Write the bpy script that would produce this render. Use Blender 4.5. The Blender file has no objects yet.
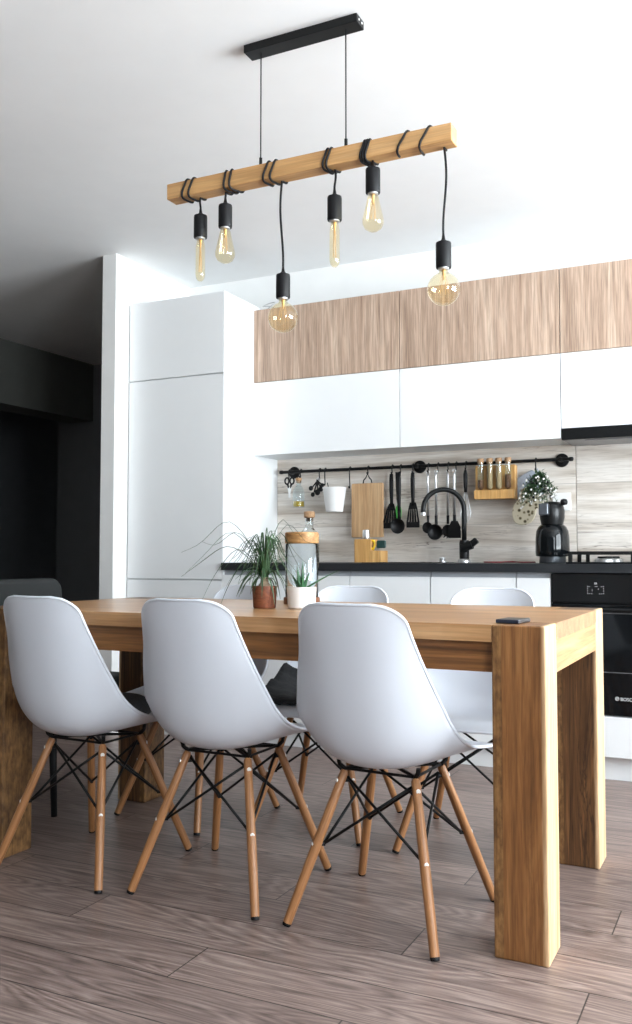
import bpy, bmesh, math, random
from mathutils import Vector, Matrix
random.seed(7)
PI = math.pi
S = bpy.context.scene
COL = S.collection

# ------------------------------------------------------------------ node helpers
def srgb(r, g, b):
    f = lambda c: (c/255/12.92) if c/255 <= .04045 else ((c/255+.055)/1.055)**2.4
    return (f(r), f(g), f(b), 1)

class NT:
    def __init__(s, name):
        s.m = bpy.data.materials.new(name); s.m.use_nodes = True
        s.t = s.m.node_tree; s.t.nodes.clear()
        s.out = s.n('ShaderNodeOutputMaterial')
    def n(s, ty, **kw):
        o = s.t.nodes.new(ty)
        for k, v in kw.items(): setattr(o, k, v)
        return o
    def l(s, a, b): s.t.links.new(a, b)
    def setin(s, sock, v):
        if isinstance(v, bpy.types.NodeSocket): s.l(v, sock)
        else: sock.default_value = v
    def math(s, op, a, b=0., c=0.):
        o = s.n('ShaderNodeMath', operation=op)
        s.setin(o.inputs[0], a); s.setin(o.inputs[1], b)
        if len(o.inputs) > 2: s.setin(o.inputs[2], c)
        return o.outputs[0]
    def coord(s): return s.n('ShaderNodeTexCoord').outputs['Object']
    def mapping(s, v, scale=(1,1,1), loc=(0,0,0), rot=(0,0,0)):
        o = s.n('ShaderNodeMapping'); s.l(v, o.inputs[0])
        s.setin(o.inputs['Scale'], scale); s.setin(o.inputs['Location'], loc); s.setin(o.inputs['Rotation'], rot)
        return o.outputs[0]
    def noise(s, v, scale=5., detail=4., rough=.55, dist=0.):
        o = s.n('ShaderNodeTexNoise'); s.l(v, o.inputs['Vector'])
        o.inputs['Scale'].default_value = scale; o.inputs['Detail'].default_value = detail
        o.inputs['Roughness'].default_value = rough; o.inputs['Distortion'].default_value = dist
        return o.outputs['Fac']
    def ramp(s, fac, stops):
        o = s.n('ShaderNodeValToRGB'); s.l(fac, o.inputs[0])
        e = o.color_ramp.elements
        while len(e) < len(stops): e.new(.5)
        for el, (p, c) in zip(e, stops): el.position = p; el.color = c
        return o.outputs[0]
    def mix(s, fac, a, b, mode='MIX'):
        o = s.n('ShaderNodeMix', data_type='RGBA', blend_type=mode)
        s.setin(o.inputs[0], fac); s.setin(o.inputs[6], a); s.setin(o.inputs[7], b)
        return o.outputs[2]
    def bump(s, h, strength=.2, dist=.002):
        o = s.n('ShaderNodeBump'); o.inputs['Strength'].default_value = strength
        o.inputs['Distance'].default_value = dist; s.l(h, o.inputs['Height']); return o.outputs[0]
    def bsdf(s, color, rough=.5, metal=0., normal=None, spec=.5, coat=0., trans=0.):
        o = s.n('ShaderNodeBsdfPrincipled')
        s.setin(o.inputs['Base Color'], color); s.setin(o.inputs['Roughness'], rough)
        o.inputs['Metallic'].default_value = metal
        o.inputs['Specular IOR Level'].default_value = spec
        o.inputs['Coat Weight'].default_value = coat
        o.inputs['Transmission Weight'].default_value = trans
        if normal is not None: s.l(normal, o.inputs['Normal'])
        s.l(o.outputs[0], s.out.inputs[0]); return o

def plain(name, c, rough=.5, metal=0., var=.06, nscale=8., bump=0., bscale=60., spec=.5, coat=0.):
    t = NT(name); v = t.coord()
    f = t.noise(v, nscale, 3)
    c2 = tuple(x*(1-var) for x in c[:3])+(1,)
    col = t.ramp(f, [(.3, c2), (.7, c)])
    nrm = t.bump(t.noise(v, bscale, 3), bump, .002) if bump else None
    t.bsdf(col, rough, metal, nrm, spec, coat); return t.m

AX = {'X': (1, 0, 0), 'Y': (0, 1, 0), 'Z': (0, 0, 1)}
def wood(name, dark, mid, light, axis='X', scale=1., rough=.5, board=None, streak=.5, bump=.15, contrast=1.):
    """oak-like grain running along axis; board = (axis, width) adds glued staves"""
    t = NT(name); v = t.coord()
    st = [14*scale]*3; st['XYZ'.index(axis)] = .9*scale
    off = None; bcol = None
    if board:
        sep = t.n('ShaderNodeSeparateXYZ'); t.l(v, sep.inputs[0])
        k = t.math('FLOOR', t.math('DIVIDE', sep.outputs[board[0]], board[1]))
        w = t.n('ShaderNodeTexWhiteNoise', noise_dimensions='1D'); t.l(k, w.inputs['W'])
        cmb = t.n('ShaderNodeCombineXYZ')
        for i in range(3): t.l(t.math('MULTIPLY', w.outputs[0], 3.7+i), cmb.inputs[i])
        add = t.n('ShaderNodeVectorMath', operation='ADD'); t.l(v, add.inputs[0]); t.l(cmb.outputs[0], add.inputs[1])
        v2 = add.outputs[0]; bcol = w.outputs[0]
    else: v2 = v
    m = t.mapping(v2, st)
    big = t.noise(m, 1.0, 5, .6, 1.2)
    st2 = [170*scale]*3; st2['XYZ'.index(axis)] = 5*scale
    fine = t.noise(t.mapping(v2, st2), 1.0, 3, .6)
    st3 = [40*scale]*3; st3['XYZ'.index(axis)] = 1.6*scale
    med = t.noise(t.mapping(v2, st3), 1.0, 4, .6, .6)
    g = t.math('ADD', t.math('MULTIPLY', big, .6), t.math('MULTIPLY', med, .4))
    a = .5-.17/contrast; b = .5+.17/contrast
    col = t.ramp(g, [(a, dark), (.5, mid), (b, light)])
    fr = t.ramp(fine, [(.38, (1-streak,)*3+(1,)), (.56, (1, 1, 1, 1))])
    col = t.mix(1., col, fr, 'MULTIPLY')
    if bcol is not None:
        br = t.ramp(bcol, [(0, (.8, .78, .76, 1)), (1, (1.0, 1.0, 1.0, 1))])
        col = t.mix(1., col, br, 'MULTIPLY')
    t.bsdf(col, rough, 0, t.bump(fine, bump, .0015)); return t.m

def thin_glass(name, tint, gloss=.9, ior=1.5, rough=0.):
    t = NT(name)
    tr = t.n('ShaderNodeBsdfTransparent'); tr.inputs[0].default_value = tint
    gl = t.n('ShaderNodeBsdfGlossy'); gl.inputs['Roughness'].default_value = rough; gl.inputs[0].default_value = (gloss, gloss, gloss, 1)
    lw = t.n('ShaderNodeLayerWeight'); lw.inputs[0].default_value = .5
    f0 = ((ior-1)/(ior+1))**2
    fac = t.math('ADD', t.math('MULTIPLY', t.math('POWER', lw.outputs['Facing'], 3.5), .75-f0), f0)
    mx = t.n('ShaderNodeMixShader'); t.l(fac, mx.inputs[0]); t.l(tr.outputs[0], mx.inputs[1]); t.l(gl.outputs[0], mx.inputs[2])
    t.l(mx.outputs[0], t.out.inputs[0]); return t.m

# ------------------------------------------------------------------ materials
M = {}
M['wall'] = plain('white_wall_paint', (.80, .80, .79, 1), .8, bump=.05, bscale=180, var=.03)
M['ceil'] = plain('white_ceiling_paint', (.82, .82, .82, 1), .85, var=.02)
M['lint'] = plain('dark_olive_grey', (.12, .125, .115, 1), .8)  # dark olive grey tone for the left wall and its lintel
M['char'] = plain('grey_hall_wall_paint', (.20, .21, .225, 1), .75, bump=.05, bscale=150)
M['cab'] = plain('white_cabinet_lacquer', (.80, .815, .825, 1), .28, var=.015)
M['cabbody'] = plain('white_carcass_melamine', (.76, .78, .79, 1), .4, var=.02)
M['gap'] = plain('grey_finger_channel', (.36, .38, .41, 1), .35)
M['shell'] = plain('white_moulded_plastic', (.70, .74, .81, 1), .36, var=.01, bump=.03, bscale=500)
M['blk'] = plain('black_painted_metal', (.005, .0055, .006, 1), .45, spec=.25)
M['rubber'] = plain('black_plastic', (.005, .005, .006, 1), .5, spec=.25)
M['chrome'] = plain('brushed_steel', (.78, .79, .80, 1), .38, 1., var=.1)
M['screw'] = plain('zinc_screw_cap', (.85, .83, .8, 1), .35, .3)
M['ovenglass'] = plain('black_oven_glass', (.004, .005, .006, 1), .08, spec=.25)
M['ovenblk'] = plain('black_enamel', (.005, .0055, .006, 1), .3, spec=.25)
M['worktop'] = plain('black_laminate_worktop', (.018, .020, .023, 1), .42, bump=.05, spec=.3)
M['mark'] = plain('white_print', (.8, .8, .8, 1), .6)
M['white_cer'] = plain('white_ceramic', (.82, .81, .79, 1), .3)
M['white_pl'] = plain('white_plastic', (.82, .82, .81, 1), .4)
M['cushion'] = plain('dark_grey_felt', (.030, .031, .034, 1), .95, var=.4, nscale=90, bump=.5, bscale=300)
M['uphol'] = plain('charcoal_upholstery', (.008, .010, .0105, 1), .8, var=.3, nscale=12, bump=.3, bscale=260)
M['soil'] = plain('potting_soil', (.03, .02, .013, 1), .95, var=.6, nscale=120, bump=.8, bscale=160)
M['leaf'] = plain('green_leaf', (.045, .105, .04, 1), .45, var=.55, nscale=25)
M['aloe'] = plain('aloe_leaf', (.035, .13, .05, 1), .4, var=.5, nscale=40)
M['caudex'] = plain('pale_brown_bark', (.36, .26, .17, 1), .85, var=.5, nscale=60, bump=.6, bscale=90)
M['cork'] = plain('cork', (.50, .30, .16, 1), .85, var=.45, nscale=150, bump=.5, bscale=200)
M['oil'] = plain('golden_oil', (.55, .36, .02, 1), .15, var=.1)
M['spice'] = plain('brown_spice', (.20, .09, .04, 1), .9, var=.5, nscale=300)
M['palespice'] = plain('pale_spice', (.52, .36, .19, 1), .9, var=.4, nscale=300)
M['green'] = plain('bright_green_silicone', (.10, .52, .10, 1), .45)
M['yellow'] = plain('yellow_plastic', (.75, .50, .02, 1), .45)
M['teal'] = plain('dark_teal_plastic', (.015, .05, .045, 1), .4)
M['red'] = plain('dark_red_cable', (.28, .02, .03, 1), .5)
M['potholder'] = plain('blue_grey_cotton', (.36, .40, .47, 1), .95, var=.2, nscale=60, bump=.4, bscale=250)
M['grey'] = plain('grey_filter_mesh', (.30, .30, .31, 1), .4, .5)
M['greycable'] = plain('grey_cable', (.45, .45, .45, 1), .5)
M['dgrey'] = plain('dark_grey_metal', (.10, .11, .125, 1), .3, .5)
M['navy'] = plain('navy_leatherette', (.02, .028, .05, 1), .4)
M['phone'] = plain('black_leatherette', (.03, .027, .027, 1), .45)
M['alu'] = plain('window_frame_white', (.8, .8, .8, 1), .4)
M['copper'] = plain('reddish_wood', (.22, .09, .045, 1), .5, var=.3, nscale=60)
M['brass'] = plain('brass', (.75, .55, .25, 1), .3, 1.)
M['filament'] = plain('filament_wire', (.62, .40, .18, 1), .5, .4)
M['glass'] = thin_glass('clear_glass', (.93, .96, .97, 1))
def solid_glass(name):
    t = NT(name); o = t.n('ShaderNodeBsdfGlass'); o.inputs['IOR'].default_value = 1.46; o.inputs['Roughness'].default_value = 0.; o.inputs[0].default_value = (.96, .98, .985, 1)
    t.l(o.outputs[0], t.out.inputs[0]); return t.m
M['solidglass'] = solid_glass('thick_clear_glass')
M['pane'] = thin_glass('window_pane', (.97, .98, .98, 1))
M['amber'] = thin_glass('amber_glass', (.985, .93, .78, 1), .95, 1.6)
M['smoky'] = thin_glass('dark_bottle_liquid', (.80, .86, .88, 1), .9)

M['oak'] = wood('oiled_oak_lengthwise', srgb(152, 108, 66), srgb(188, 142, 96), srgb(210, 168, 122), 'X', 1., .30, (1, .092), .18)
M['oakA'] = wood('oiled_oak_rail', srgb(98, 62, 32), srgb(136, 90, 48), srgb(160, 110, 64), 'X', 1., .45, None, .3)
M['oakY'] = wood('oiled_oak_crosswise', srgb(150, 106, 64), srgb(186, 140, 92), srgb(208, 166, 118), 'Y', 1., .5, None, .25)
def leg_wood(name, dark, mid, light, crack):
    """upright oak glued from staves: outer +X stave pale as sapwood and as if window-lit, rough heartwood strip on the other edge"""
    t = NT(name); v = t.coord(); sep = t.n('ShaderNodeSeparateXYZ'); t.l(v, sep.inputs[0])
    big = t.noise(t.mapping(v, (11, 11, 1.1)), 1., 4, .6, 1.6)
    med = t.noise(t.mapping(v, (48, 48, 2.4)), 1., 5, .65, .8)
    fine = t.noise(t.mapping(v, (210, 210, 7)), 1., 3, .6)
    g = t.math('ADD', t.math('MULTIPLY', big, .5), t.math('MULTIPLY', med, .5))
    col = t.ramp(g, [(.36, dark), (.5, mid), (.64, light)])
    cr_ = t.math('ABSOLUTE', t.math('SUBTRACT', t.noise(t.mapping(v, (26, 26, 1.3)), 1., 4, .6, 1.5), .5))
    col = t.mix(t.math('MULTIPLY', t.math('SUBTRACT', 1., t.math('MINIMUM', 1., t.math('MULTIPLY', cr_, 28.))), crack), col, srgb(46, 28, 16))
    pale = t.ramp(med, [(.35, srgb(196, 158, 114)), (.65, srgb(232, 200, 160))])  # sapwood tone, paler still to carry window light in the colour
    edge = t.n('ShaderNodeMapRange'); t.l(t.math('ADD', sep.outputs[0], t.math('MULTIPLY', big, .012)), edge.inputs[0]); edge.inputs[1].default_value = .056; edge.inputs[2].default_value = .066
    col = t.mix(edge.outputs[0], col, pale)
    e2 = t.n('ShaderNodeMapRange'); t.l(sep.outputs[0], e2.inputs[0]); e2.inputs[1].default_value = -.0410; e2.inputs[2].default_value = -.0405; e2.inputs[3].default_value = .75; e2.inputs[4].default_value = 0.
    bark = t.ramp(t.noise(t.mapping(v, (60, 60, 30)), 1., 4, .6), [(.35, srgb(88, 60, 34)), (.62, srgb(150, 112, 68))])
    col = t.mix(e2.outputs[0], col, bark)
    col = t.mix(1., col, t.ramp(fine, [(.38, (.72, .70, .68, 1)), (.56, (1, 1, 1, 1))]), 'MULTIPLY')
    t.bsdf(col, .45, 0, t.bump(fine, .15, .0015)); return t.m
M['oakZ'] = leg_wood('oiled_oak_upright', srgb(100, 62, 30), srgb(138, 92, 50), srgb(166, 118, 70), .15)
M['oakZd'] = leg_wood('dark_figured_shaded_oak_upright', srgb(62, 38, 20), srgb(98, 66, 38), srgb(140, 100, 60), .8)  # figured oak; on the left legs its darkness also paints their shade
M['beam'] = wood('pale_pine_beam', srgb(172, 126, 76), srgb(200, 154, 100), srgb(216, 174, 124), 'X', 1.2, .6, None, .15)
M['dowel'] = wood('beech_dowel', srgb(128, 84, 50), srgb(162, 112, 70), srgb(184, 134, 90), 'Z', 2., .42, None, .25, .05)
M['veneer'] = wood('grey_oak_veneer', srgb(142, 116, 98), srgb(182, 156, 136), srgb(210, 187, 167), 'Z', 1.25, .5, None, .34, .12)
M['board'] = wood('maple_board', srgb(150, 112, 76), srgb(186, 150, 110), srgb(206, 174, 136), 'Z', 1.6, .55, None, .2)
M['bamboo'] = wood('bamboo_block', srgb(176, 128, 70), srgb(210, 162, 98), srgb(228, 186, 124), 'Z', 2.2, .5, (0, .018), .15)
M['lid'] = wood('acacia_lid', srgb(120, 84, 48), srgb(176, 132, 82), srgb(212, 172, 120), 'X', 3., .5, None, .3)
M['terracotta'] = wood('terracotta_glaze', srgb(84, 44, 28), srgb(120, 66, 42), srgb(146, 86, 56), 'X', 2.6, .6, None, .3)

def floor_mat():
    t = NT('grey_oak_laminate'); v = t.coord()
    sep = t.n('ShaderNodeSeparateXYZ'); t.l(v, sep.inputs[0])
    W_, L_ = .17, 1.3
    yy = t.math('DIVIDE', t.math('SUBTRACT', sep.outputs[1], 1.725), W_)
    k = t.math('FLOOR', yy); fy = t.math('FRACT', yy)
    xx = t.math('DIVIDE', t.math('ADD', sep.outputs[0], t.math('ADD', t.math('MULTIPLY', k, L_/3), 1.22)), L_)
    i = t.math('FLOOR', xx); fx = t.math('FRACT', xx)
    cid = t.n('ShaderNodeCombineXYZ'); t.l(k, cid.inputs[0]); t.l(i, cid.inputs[1])
    wn = t.n('ShaderNodeTexWhiteNoise', noise_dimensions='3D'); t.l(cid.outputs[0], wn.inputs[0])
    off = t.n('ShaderNodeVectorMath', operation='SCALE'); t.l(wn.outputs['Color'], off.inputs[0]); off.inputs['Scale'].default_value = 13.
    vv = t.n('ShaderNodeVectorMath', operation='ADD'); t.l(v, vv.inputs[0]); t.l(off.outputs[0], vv.inputs[1])
    # cathedral grain: contour bands of a stretched noise field
    fld = t.noise(t.mapping(vv.outputs[0], (1.0, 8.5, 1)), 1., 2, .4, .25)
    band = t.math('ABSOLUTE', t.math('SUBTRACT', t.math('FRACT', t.math('MULTIPLY', fld, 22.)), .5))
    med = t.noise(t.mapping(vv.outputs[0], (3, 70, 1)), 1., 5, .65, .4)
    fine = t.noise(t.mapping(vv.outputs[0], (9, 260, 1)), 1., 3, .6)
    g = t.math('ADD', t.math('MULTIPLY', band, .50), t.math('MULTIPLY', med, .78))
    col = t.ramp(g, [(.28, srgb(98, 84, 79)), (.52, srgb(136, 119, 112)), (.76, srgb(166, 149, 140))])
    col = t.mix(1., col, t.ramp(fine, [(.36, (.72, .70, .70, 1)), (.58, (1, 1, 1, 1))]), 'MULTIPLY')
    col = t.mix(1., col, t.ramp(wn.outputs['Value'], [(0, (.74, .72, .72, 1)), (1, (1.05, 1.03, 1.02, 1))]), 'MULTIPLY')
    ey = t.math('MINIMUM', fy, t.math('SUBTRACT', 1., fy)); ex = t.math('MINIMUM', fx, t.math('SUBTRACT', 1., fx))
    d = t.math('MINIMUM', t.math('MULTIPLY', ey, W_), t.math('MULTIPLY', ex, L_))
    seam = t.n('ShaderNodeMapRange'); t.l(d, seam.inputs[0]); seam.inputs[1].default_value = .0006; seam.inputs[2].default_value = .0024
    col = t.mix(seam.outputs[0], srgb(38, 32, 31), col)
    h = t.math('ADD', t.math('MULTIPLY', seam.outputs[0], 1.), t.math('MULTIPLY', fine, .15))
    rg = t.n('ShaderNodeMapRange'); t.l(med, rg.inputs[0]); rg.inputs[3].default_value = .30; rg.inputs[4].default_value = .44
    t.bsdf(col, rg.outputs[0], 0, t.bump(h, .25, .0015), .5); return t.m
M['floor'] = floor_mat()

def splash_mat():
    t = NT('whitewashed_plank_panel'); v = t.coord()
    sep = t.n('ShaderNodeSeparateXYZ'); t.l(v, sep.inputs[0])
    q = t.math('DIVIDE', t.math('SUBTRACT', sep.outputs[2], .915), .1975); k = t.math('FLOOR', q); f = t.math('FRACT', q)
    sh = t.math('FLOOR', t.math('DIVIDE', t.math('ADD', sep.outputs[0], 10.81), 2.0))
    kk = t.math('ADD', t.math('MULTIPLY', k, 3.1), t.math('MULTIPLY', sh, 7.7))
    w = t.n('ShaderNodeTexWhiteNoise', noise_dimensions='1D'); t.l(kk, w.inputs['W'])
    cb = t.n('ShaderNodeCombineXYZ')
    for i in range(3): t.l(t.math('MULTIPLY', w.outputs[0], 5.3+i*2), cb.inputs[i])
    ad = t.n('ShaderNodeVectorMath', operation='ADD'); t.l(v, ad.inputs[0]); t.l(cb.outputs[0], ad.inputs[1]); vv = ad.outputs[0]
    big = t.noise(t.mapping(vv, (1.3, 1, 16)), 1., 4, .55, .5)
    col = t.ramp(big, [(.30, srgb(176, 163, 150)), (.46, srgb(208, 199, 189)), (.62, srgb(226, 220, 213))])
    fine = t.noise(t.mapping(vv, (8, 1, 150)), 1., 3, .6)
    col = t.mix(1., col, t.ramp(fine, [(.35, (.86, .85, .84, 1)), (.55, (1, 1, 1, 1))]), 'MULTIPLY')
    # dark cracks along the grain, in patches
    cr_ = t.noise(t.mapping(vv, (2.2, 1, 34)), 1., 3, .55, .9)
    line = t.math('ABSOLUTE', t.math('SUBTRACT', cr_, .5))
    msk = t.noise(t.mapping(vv, (2.6, 1, 9)), 1., 2, .5)
    ln = t.ramp(line, [(.004, (1, 1, 1, 1)), (.022, (0, 0, 0, 1))]); mk = t.ramp(msk, [(.50, (0, 0, 0, 1)), (.66, (.75, .75, .75, 1))])
    fac = t.mix(1., ln, mk, 'MULTIPLY')
    bw = t.n('ShaderNodeRGBToBW'); t.l(fac, bw.inputs[0])
    col = t.mix(bw.outputs[0], col, srgb(112, 98, 88))
    d = t.math('MULTIPLY', t.math('MINIMUM', f, t.math('SUBTRACT', 1., f)), .1975)
    sm = t.n('ShaderNodeMapRange'); t.l(d, sm.inputs[0]); sm.inputs[1].default_value = .0003; sm.inputs[2].default_value = .0016
    col = t.mix(sm.outputs[0], srgb(150, 142, 135), col)
    t.bsdf(col, .5); return t.m
M['splash'] = splash_mat()

def floral_mat():
    t = NT('floral_cotton'); v = t.coord()
    vo = t.n('ShaderNodeTexVoronoi'); t.l(v, vo.inputs['Vector']); vo.inputs['Scale'].default_value = 42.
    col = t.ramp(vo.outputs['Distance'], [(.12, srgb(58, 52, 40)), (.26, srgb(120, 106, 76)), (.42, srgb(206, 196, 172))])
    t.bsdf(col, .95); return t.m
M['floral'] = floral_mat()

# ------------------------------------------------------------------ mesh helpers
def box(bm, x0, x1, y0, y1, z0, z1):
    vs = [bm.verts.new((x, y, z)) for z in (z0, z1) for x, y in ((x0, y0), (x1, y0), (x1, y1), (x0, y1))]
    for f in ((3, 2, 1, 0), (4, 5, 6, 7), (0, 1, 5, 4), (1, 2, 6, 5), (2, 3, 7, 6), (3, 0, 4, 7)):
        bm.faces.new([vs[i] for i in f])
def frame_of(d):
    d = d.normalized(); a = Vector((0, 0, 1)) if abs(d.z) < .9 else Vector((1, 0, 0))
    u = d.cross(a).normalized(); return u, u.cross(d).normalized()
def tube(bm, pts, r, n=10, closed=False, flat=None):
    pts = [Vector(p) for p in pts]; N = len(pts)
    rs = r if isinstance(r, (list, tuple)) else [r]*N
    rings = []; u = None
    for i, p in enumerate(pts):
        if closed: d = pts[(i+1) % N]-pts[i-1]
        else: d = pts[min(i+1, N-1)]-pts[max(i-1, 0)]
        if u is None: u, w = frame_of(d)
        else:
            u = (u-d.normalized()*u.dot(d.normalized())).normalized(); w = u.cross(d.normalized())
        rings.append([bm.verts.new(p+(u*math.cos(2*PI*k/n)+w*math.sin(2*PI*k/n)*(flat or 1))*rs[i]) for k in range(n)])
    for i in range(N if closed else N-1):
        a, b = rings[i], rings[(i+1) % N]
        for k in range(n): bm.faces.new((a[k], a[(k+1) % n], b[(k+1) % n], b[k]))
    if not closed:
        bm.faces.new(rings[0][::-1]); bm.faces.new(rings[-1])
def lathe(bm, prof, c=(0, 0, 0), n=28, axis='Z', sy=1.):
    """prof: (radius, height) pairs; radius 0 closes to a point"""
    rings = []
    def P(r, h, a):
        x, y = r*math.cos(a), r*math.sin(a)*sy
        q = (x, y, h) if axis == 'Z' else ((x, h, y) if axis == 'Y' else (h, x, y))
        return Vector(q)+Vector(c)
    for r, h in prof:
        rings.append([bm.verts.new(P(0, h, 0))] if r <= 1e-6 else [bm.verts.new(P(r, h, 2*PI*k/n)) for k in range(n)])
    for a, b in zip(rings, rings[1:]):
        if len(a) == 1 and len(b) == 1: continue
        for k in range(n):
            j = (k+1) % n
            if len(a) == 1: bm.faces.new((a[0], b[j], b[k]))
            elif len(b) == 1: bm.faces.new((a[k], a[j], b[0]))
            else: bm.faces.new((a[k], a[j], b[j], b[k]))
    if len(rings[0]) > 1: bm.faces.new(rings[0][::-1])
    if len(rings[-1]) > 1: bm.faces.new(rings[-1])
def prism(bm, outline, y0, y1):
    """outline (x, z) extruded along y"""
    a = [bm.verts.new((x, y0, z)) for x, z in outline]; b = [bm.verts.new((x, y1, z)) for x, z in outline]
    n = len(a); bm.faces.new(a); bm.faces.new(b[::-1])
    for i in range(n): bm.faces.new((a[i], b[i], b[(i+1) % n], a[(i+1) % n]))
def rrect(x0, x1, z0, z1, r, n=6):
    o = []
    for cx, cz, a0 in ((x1-r, z1-r, 0), (x0+r, z1-r, PI/2), (x0+r, z0+r, PI), (x1-r, z0+r, 1.5*PI)):
        for i in range(n+1):
            a = a0+PI/2*i/n; o.append((cx+r*math.cos(a), cz+r*math.sin(a)))
    return o
def cr(pts, n):
    """Catmull-Rom resample of n-dim points at equal arc length"""
    P = [Vector(p) for p in pts]; P = [P[0]*2-P[1]]+P+[P[-1]*2-P[-2]]
    o = []
    for i in range(1, len(P)-2):
        for k in range(24):
            t = k/24
            o.append(.5*((2*P[i])+(P[i+1]-P[i-1])*t+(2*P[i-1]-5*P[i]+4*P[i+1]-P[i+2])*t*t+(3*P[i]-P[i-1]-3*P[i+1]+P[i+2])*t**3))
    o.append(P[-2])
    L = [0.]
    for a, b in zip(o, o[1:]): L.append(L[-1]+(b-a).length)
    r = []; j = 0
    for k in range(n):
        s = L[-1]*k/(n-1)
        while j < len(L)-2 and L[j+1] < s: j += 1
        f = (s-L[j])/max(1e-9, L[j+1]-L[j]); r.append(o[j].lerp(o[j+1], min(1, f)))
    return r

def obj(name, bm, mat, parent=None, smooth=False, bevel=0., seg=2, loc=(0, 0, 0), rot=(0, 0, 0), auto=None):
    me = bpy.data.meshes.new(name)
    bmesh.ops.recalc_face_normals(bm, faces=bm.faces)
    bm.to_mesh(me); bm.free()
    me.materials.append(mat)
    if smooth or auto:
        for p in me.polygons: p.use_smooth = True
    if auto:
        me.set_sharp_from_angle(angle=math.radians(auto))
    o = bpy.data.objects.new(name, me); COL.objects.link(o)
    o.location = loc; o.rotation_euler = rot
    if parent: o.parent = parent
    if bevel:
        b = o.modifiers.new('bevel', 'BEVEL'); b.width = bevel; b.segments = seg; b.limit_method = 'ANGLE'; b.angle_limit = math.radians(40)
    return o
def B(*boxes):
    bm = bmesh.new()
    for b in boxes: box(bm, *b)
    return bm
def T(pts, r, n=10, **k):
    bm = bmesh.new(); tube(bm, pts, r, n, **k); return bm
def Lt(prof, c=(0, 0, 0), n=28, axis='Z', sy=1.):
    bm = bmesh.new(); lathe(bm, prof, c, n, axis, sy); return bm
def tag(o, label, cat, group=None):
    o['label'] = label; o['category'] = cat
    if group: o['group'] = group
    return o
def thing(name, label, cat, loc=(0, 0, 0), rotz=0., group=None):
    o = bpy.data.objects.new(name, None); COL.objects.link(o); o.empty_display_size = .05
    o.location = loc; o.rotation_euler = (0, 0, rotz)
    return tag(o, label, cat, group)
def struct(name, bm, mat, **k):
    o = obj(name, bm, mat, **k); o['kind'] = 'structure'; return o
def dup(root, loc, rotz, label, group=None):
    r = root.copy(); COL.objects.link(r); r.location = loc; r.rotation_euler = (0, 0, rotz); r['label'] = label
    if group: r['group'] = group
    for ch in root.children:
        c = ch.copy(); COL.objects.link(c); c.parent = r
        for g in ch.children:
            d = g.copy(); COL.objects.link(d); d.parent = c
    return r

# ------------------------------------------------------------------ the room
H = 2.6
XR, YB = 2.3, -5.5           # right wall, wall behind the camera
struct('floor', B((-7.6, XR+.2, YB-.2, 7.2, -.1, 0)), M['floor'])
struct('ceiling', B((-7.6, XR+.2, YB-.2, 7.2, H, H+.1)), M['ceil'])
struct('wall_back', B((-3.12, XR, 4.6, 4.75, 0, H)), M['wall'])
struct('wall_partition', B((-3.21, -3.12, 3.885, 7.0, 0, H)), M['wall'])
struct('wall_hall', B((-5.52, -3.21, 6.1, 6.25, 0, H)), M['char'])
struct('wall_left', B((-5.40, -5.13, YB, 4.55, 0, H), (-5.40, -5.13, 4.55, 6.1, 2.11, H)), M['lint'])
struct('wall_passage', B((-7.5, -7.4, 4.0, 7.1, 0, H), (-7.4, -5.52, 7.0, 7.1, 0, H), (-7.4, -5.40, 4.0, 4.1, 0, H), (-5.52, -5.42, 6.25, 7.0, 0, H)), M['char'])
# right wall with two tall windows
WY0, WY1, WZ0, WZ1 = 1.5, 3.9, .75, 2.45
VY0, VY1 = -1.2, .2
struct('wall_right', B((XR, XR+.2, YB, VY0, 0, H), (XR, XR+.2, VY1, WY0, 0, H), (XR, XR+.2, WY1, 4.75, 0, H), (XR, XR+.2, VY0, VY1, 0, WZ0), (XR, XR+.2, VY0, VY1, WZ1, H), (XR, XR+.2, WY0, WY1, 0, WZ0), (XR, XR+.2, WY0, WY1, WZ1, H)), M['wall'])
struct('wall_behind', B((-5.13, XR+.2, YB-.2, YB, 0, H)), M['wall'])
def window(name, horiz, a0, a1, z0, z1, at, n):
    fr = bmesh.new(); w = .055
    def bx(p, q, r, s):
        if horiz: box(fr, p, q, at-.03, at+.03, r, s)
        else: box(fr, at-.03, at+.03, p, q, r, s)
    bx(a0, a1, z0, z0+w); bx(a0, a1, z1-w, z1)
    for i in range(n+1):
        c = a0+(a1-a0)*i/n; lo = min(max(c-w/2, a0), a1-w)
        bx(lo, lo+w, z0+w, z1-w)
    f = struct(name, fr, M['alu'], bevel=.004)
    for i in range(n):
        p, q = a0+(a1-a0)*i/n+w/2, a0+(a1-a0)*(i+1)/n-w/2
        pb = B((p, q, at-.004, at+.004, z0+w, z1-w)) if horiz else B((at-.004, at+.004, p, q, z0+w, z1-w))
        obj('pane', pb, M['pane'], f)
window('window_1', False, WY0, WY1, WZ0, WZ1, XR+.1, 2)
window('window_2', False, VY0, VY1, WZ0, WZ1, XR+.1, 2)
# splashback of wood-look panels: two sheets butted at X -0.811 and -1.383
struct('trim_1', B((-2.498, -.812, 4.588, 4.6, .915, 1.52), (-.809, XR, 4.588, 4.6, .915, 1.52)), M['splash'])
for nm, a in (('baseboard_right', (XR-.012, XR, YB, 4.6, 0, .08)), ('baseboard_left', (-5.13, -5.118, YB, 4.55, 0, .08)), ('baseboard_hall', (-5.1, -3.215, 6.088, 6.1, 0, .08))):
    struct(nm, B(a), M['alu'] if nm != 'baseboard_hall' else M['char'])

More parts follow.
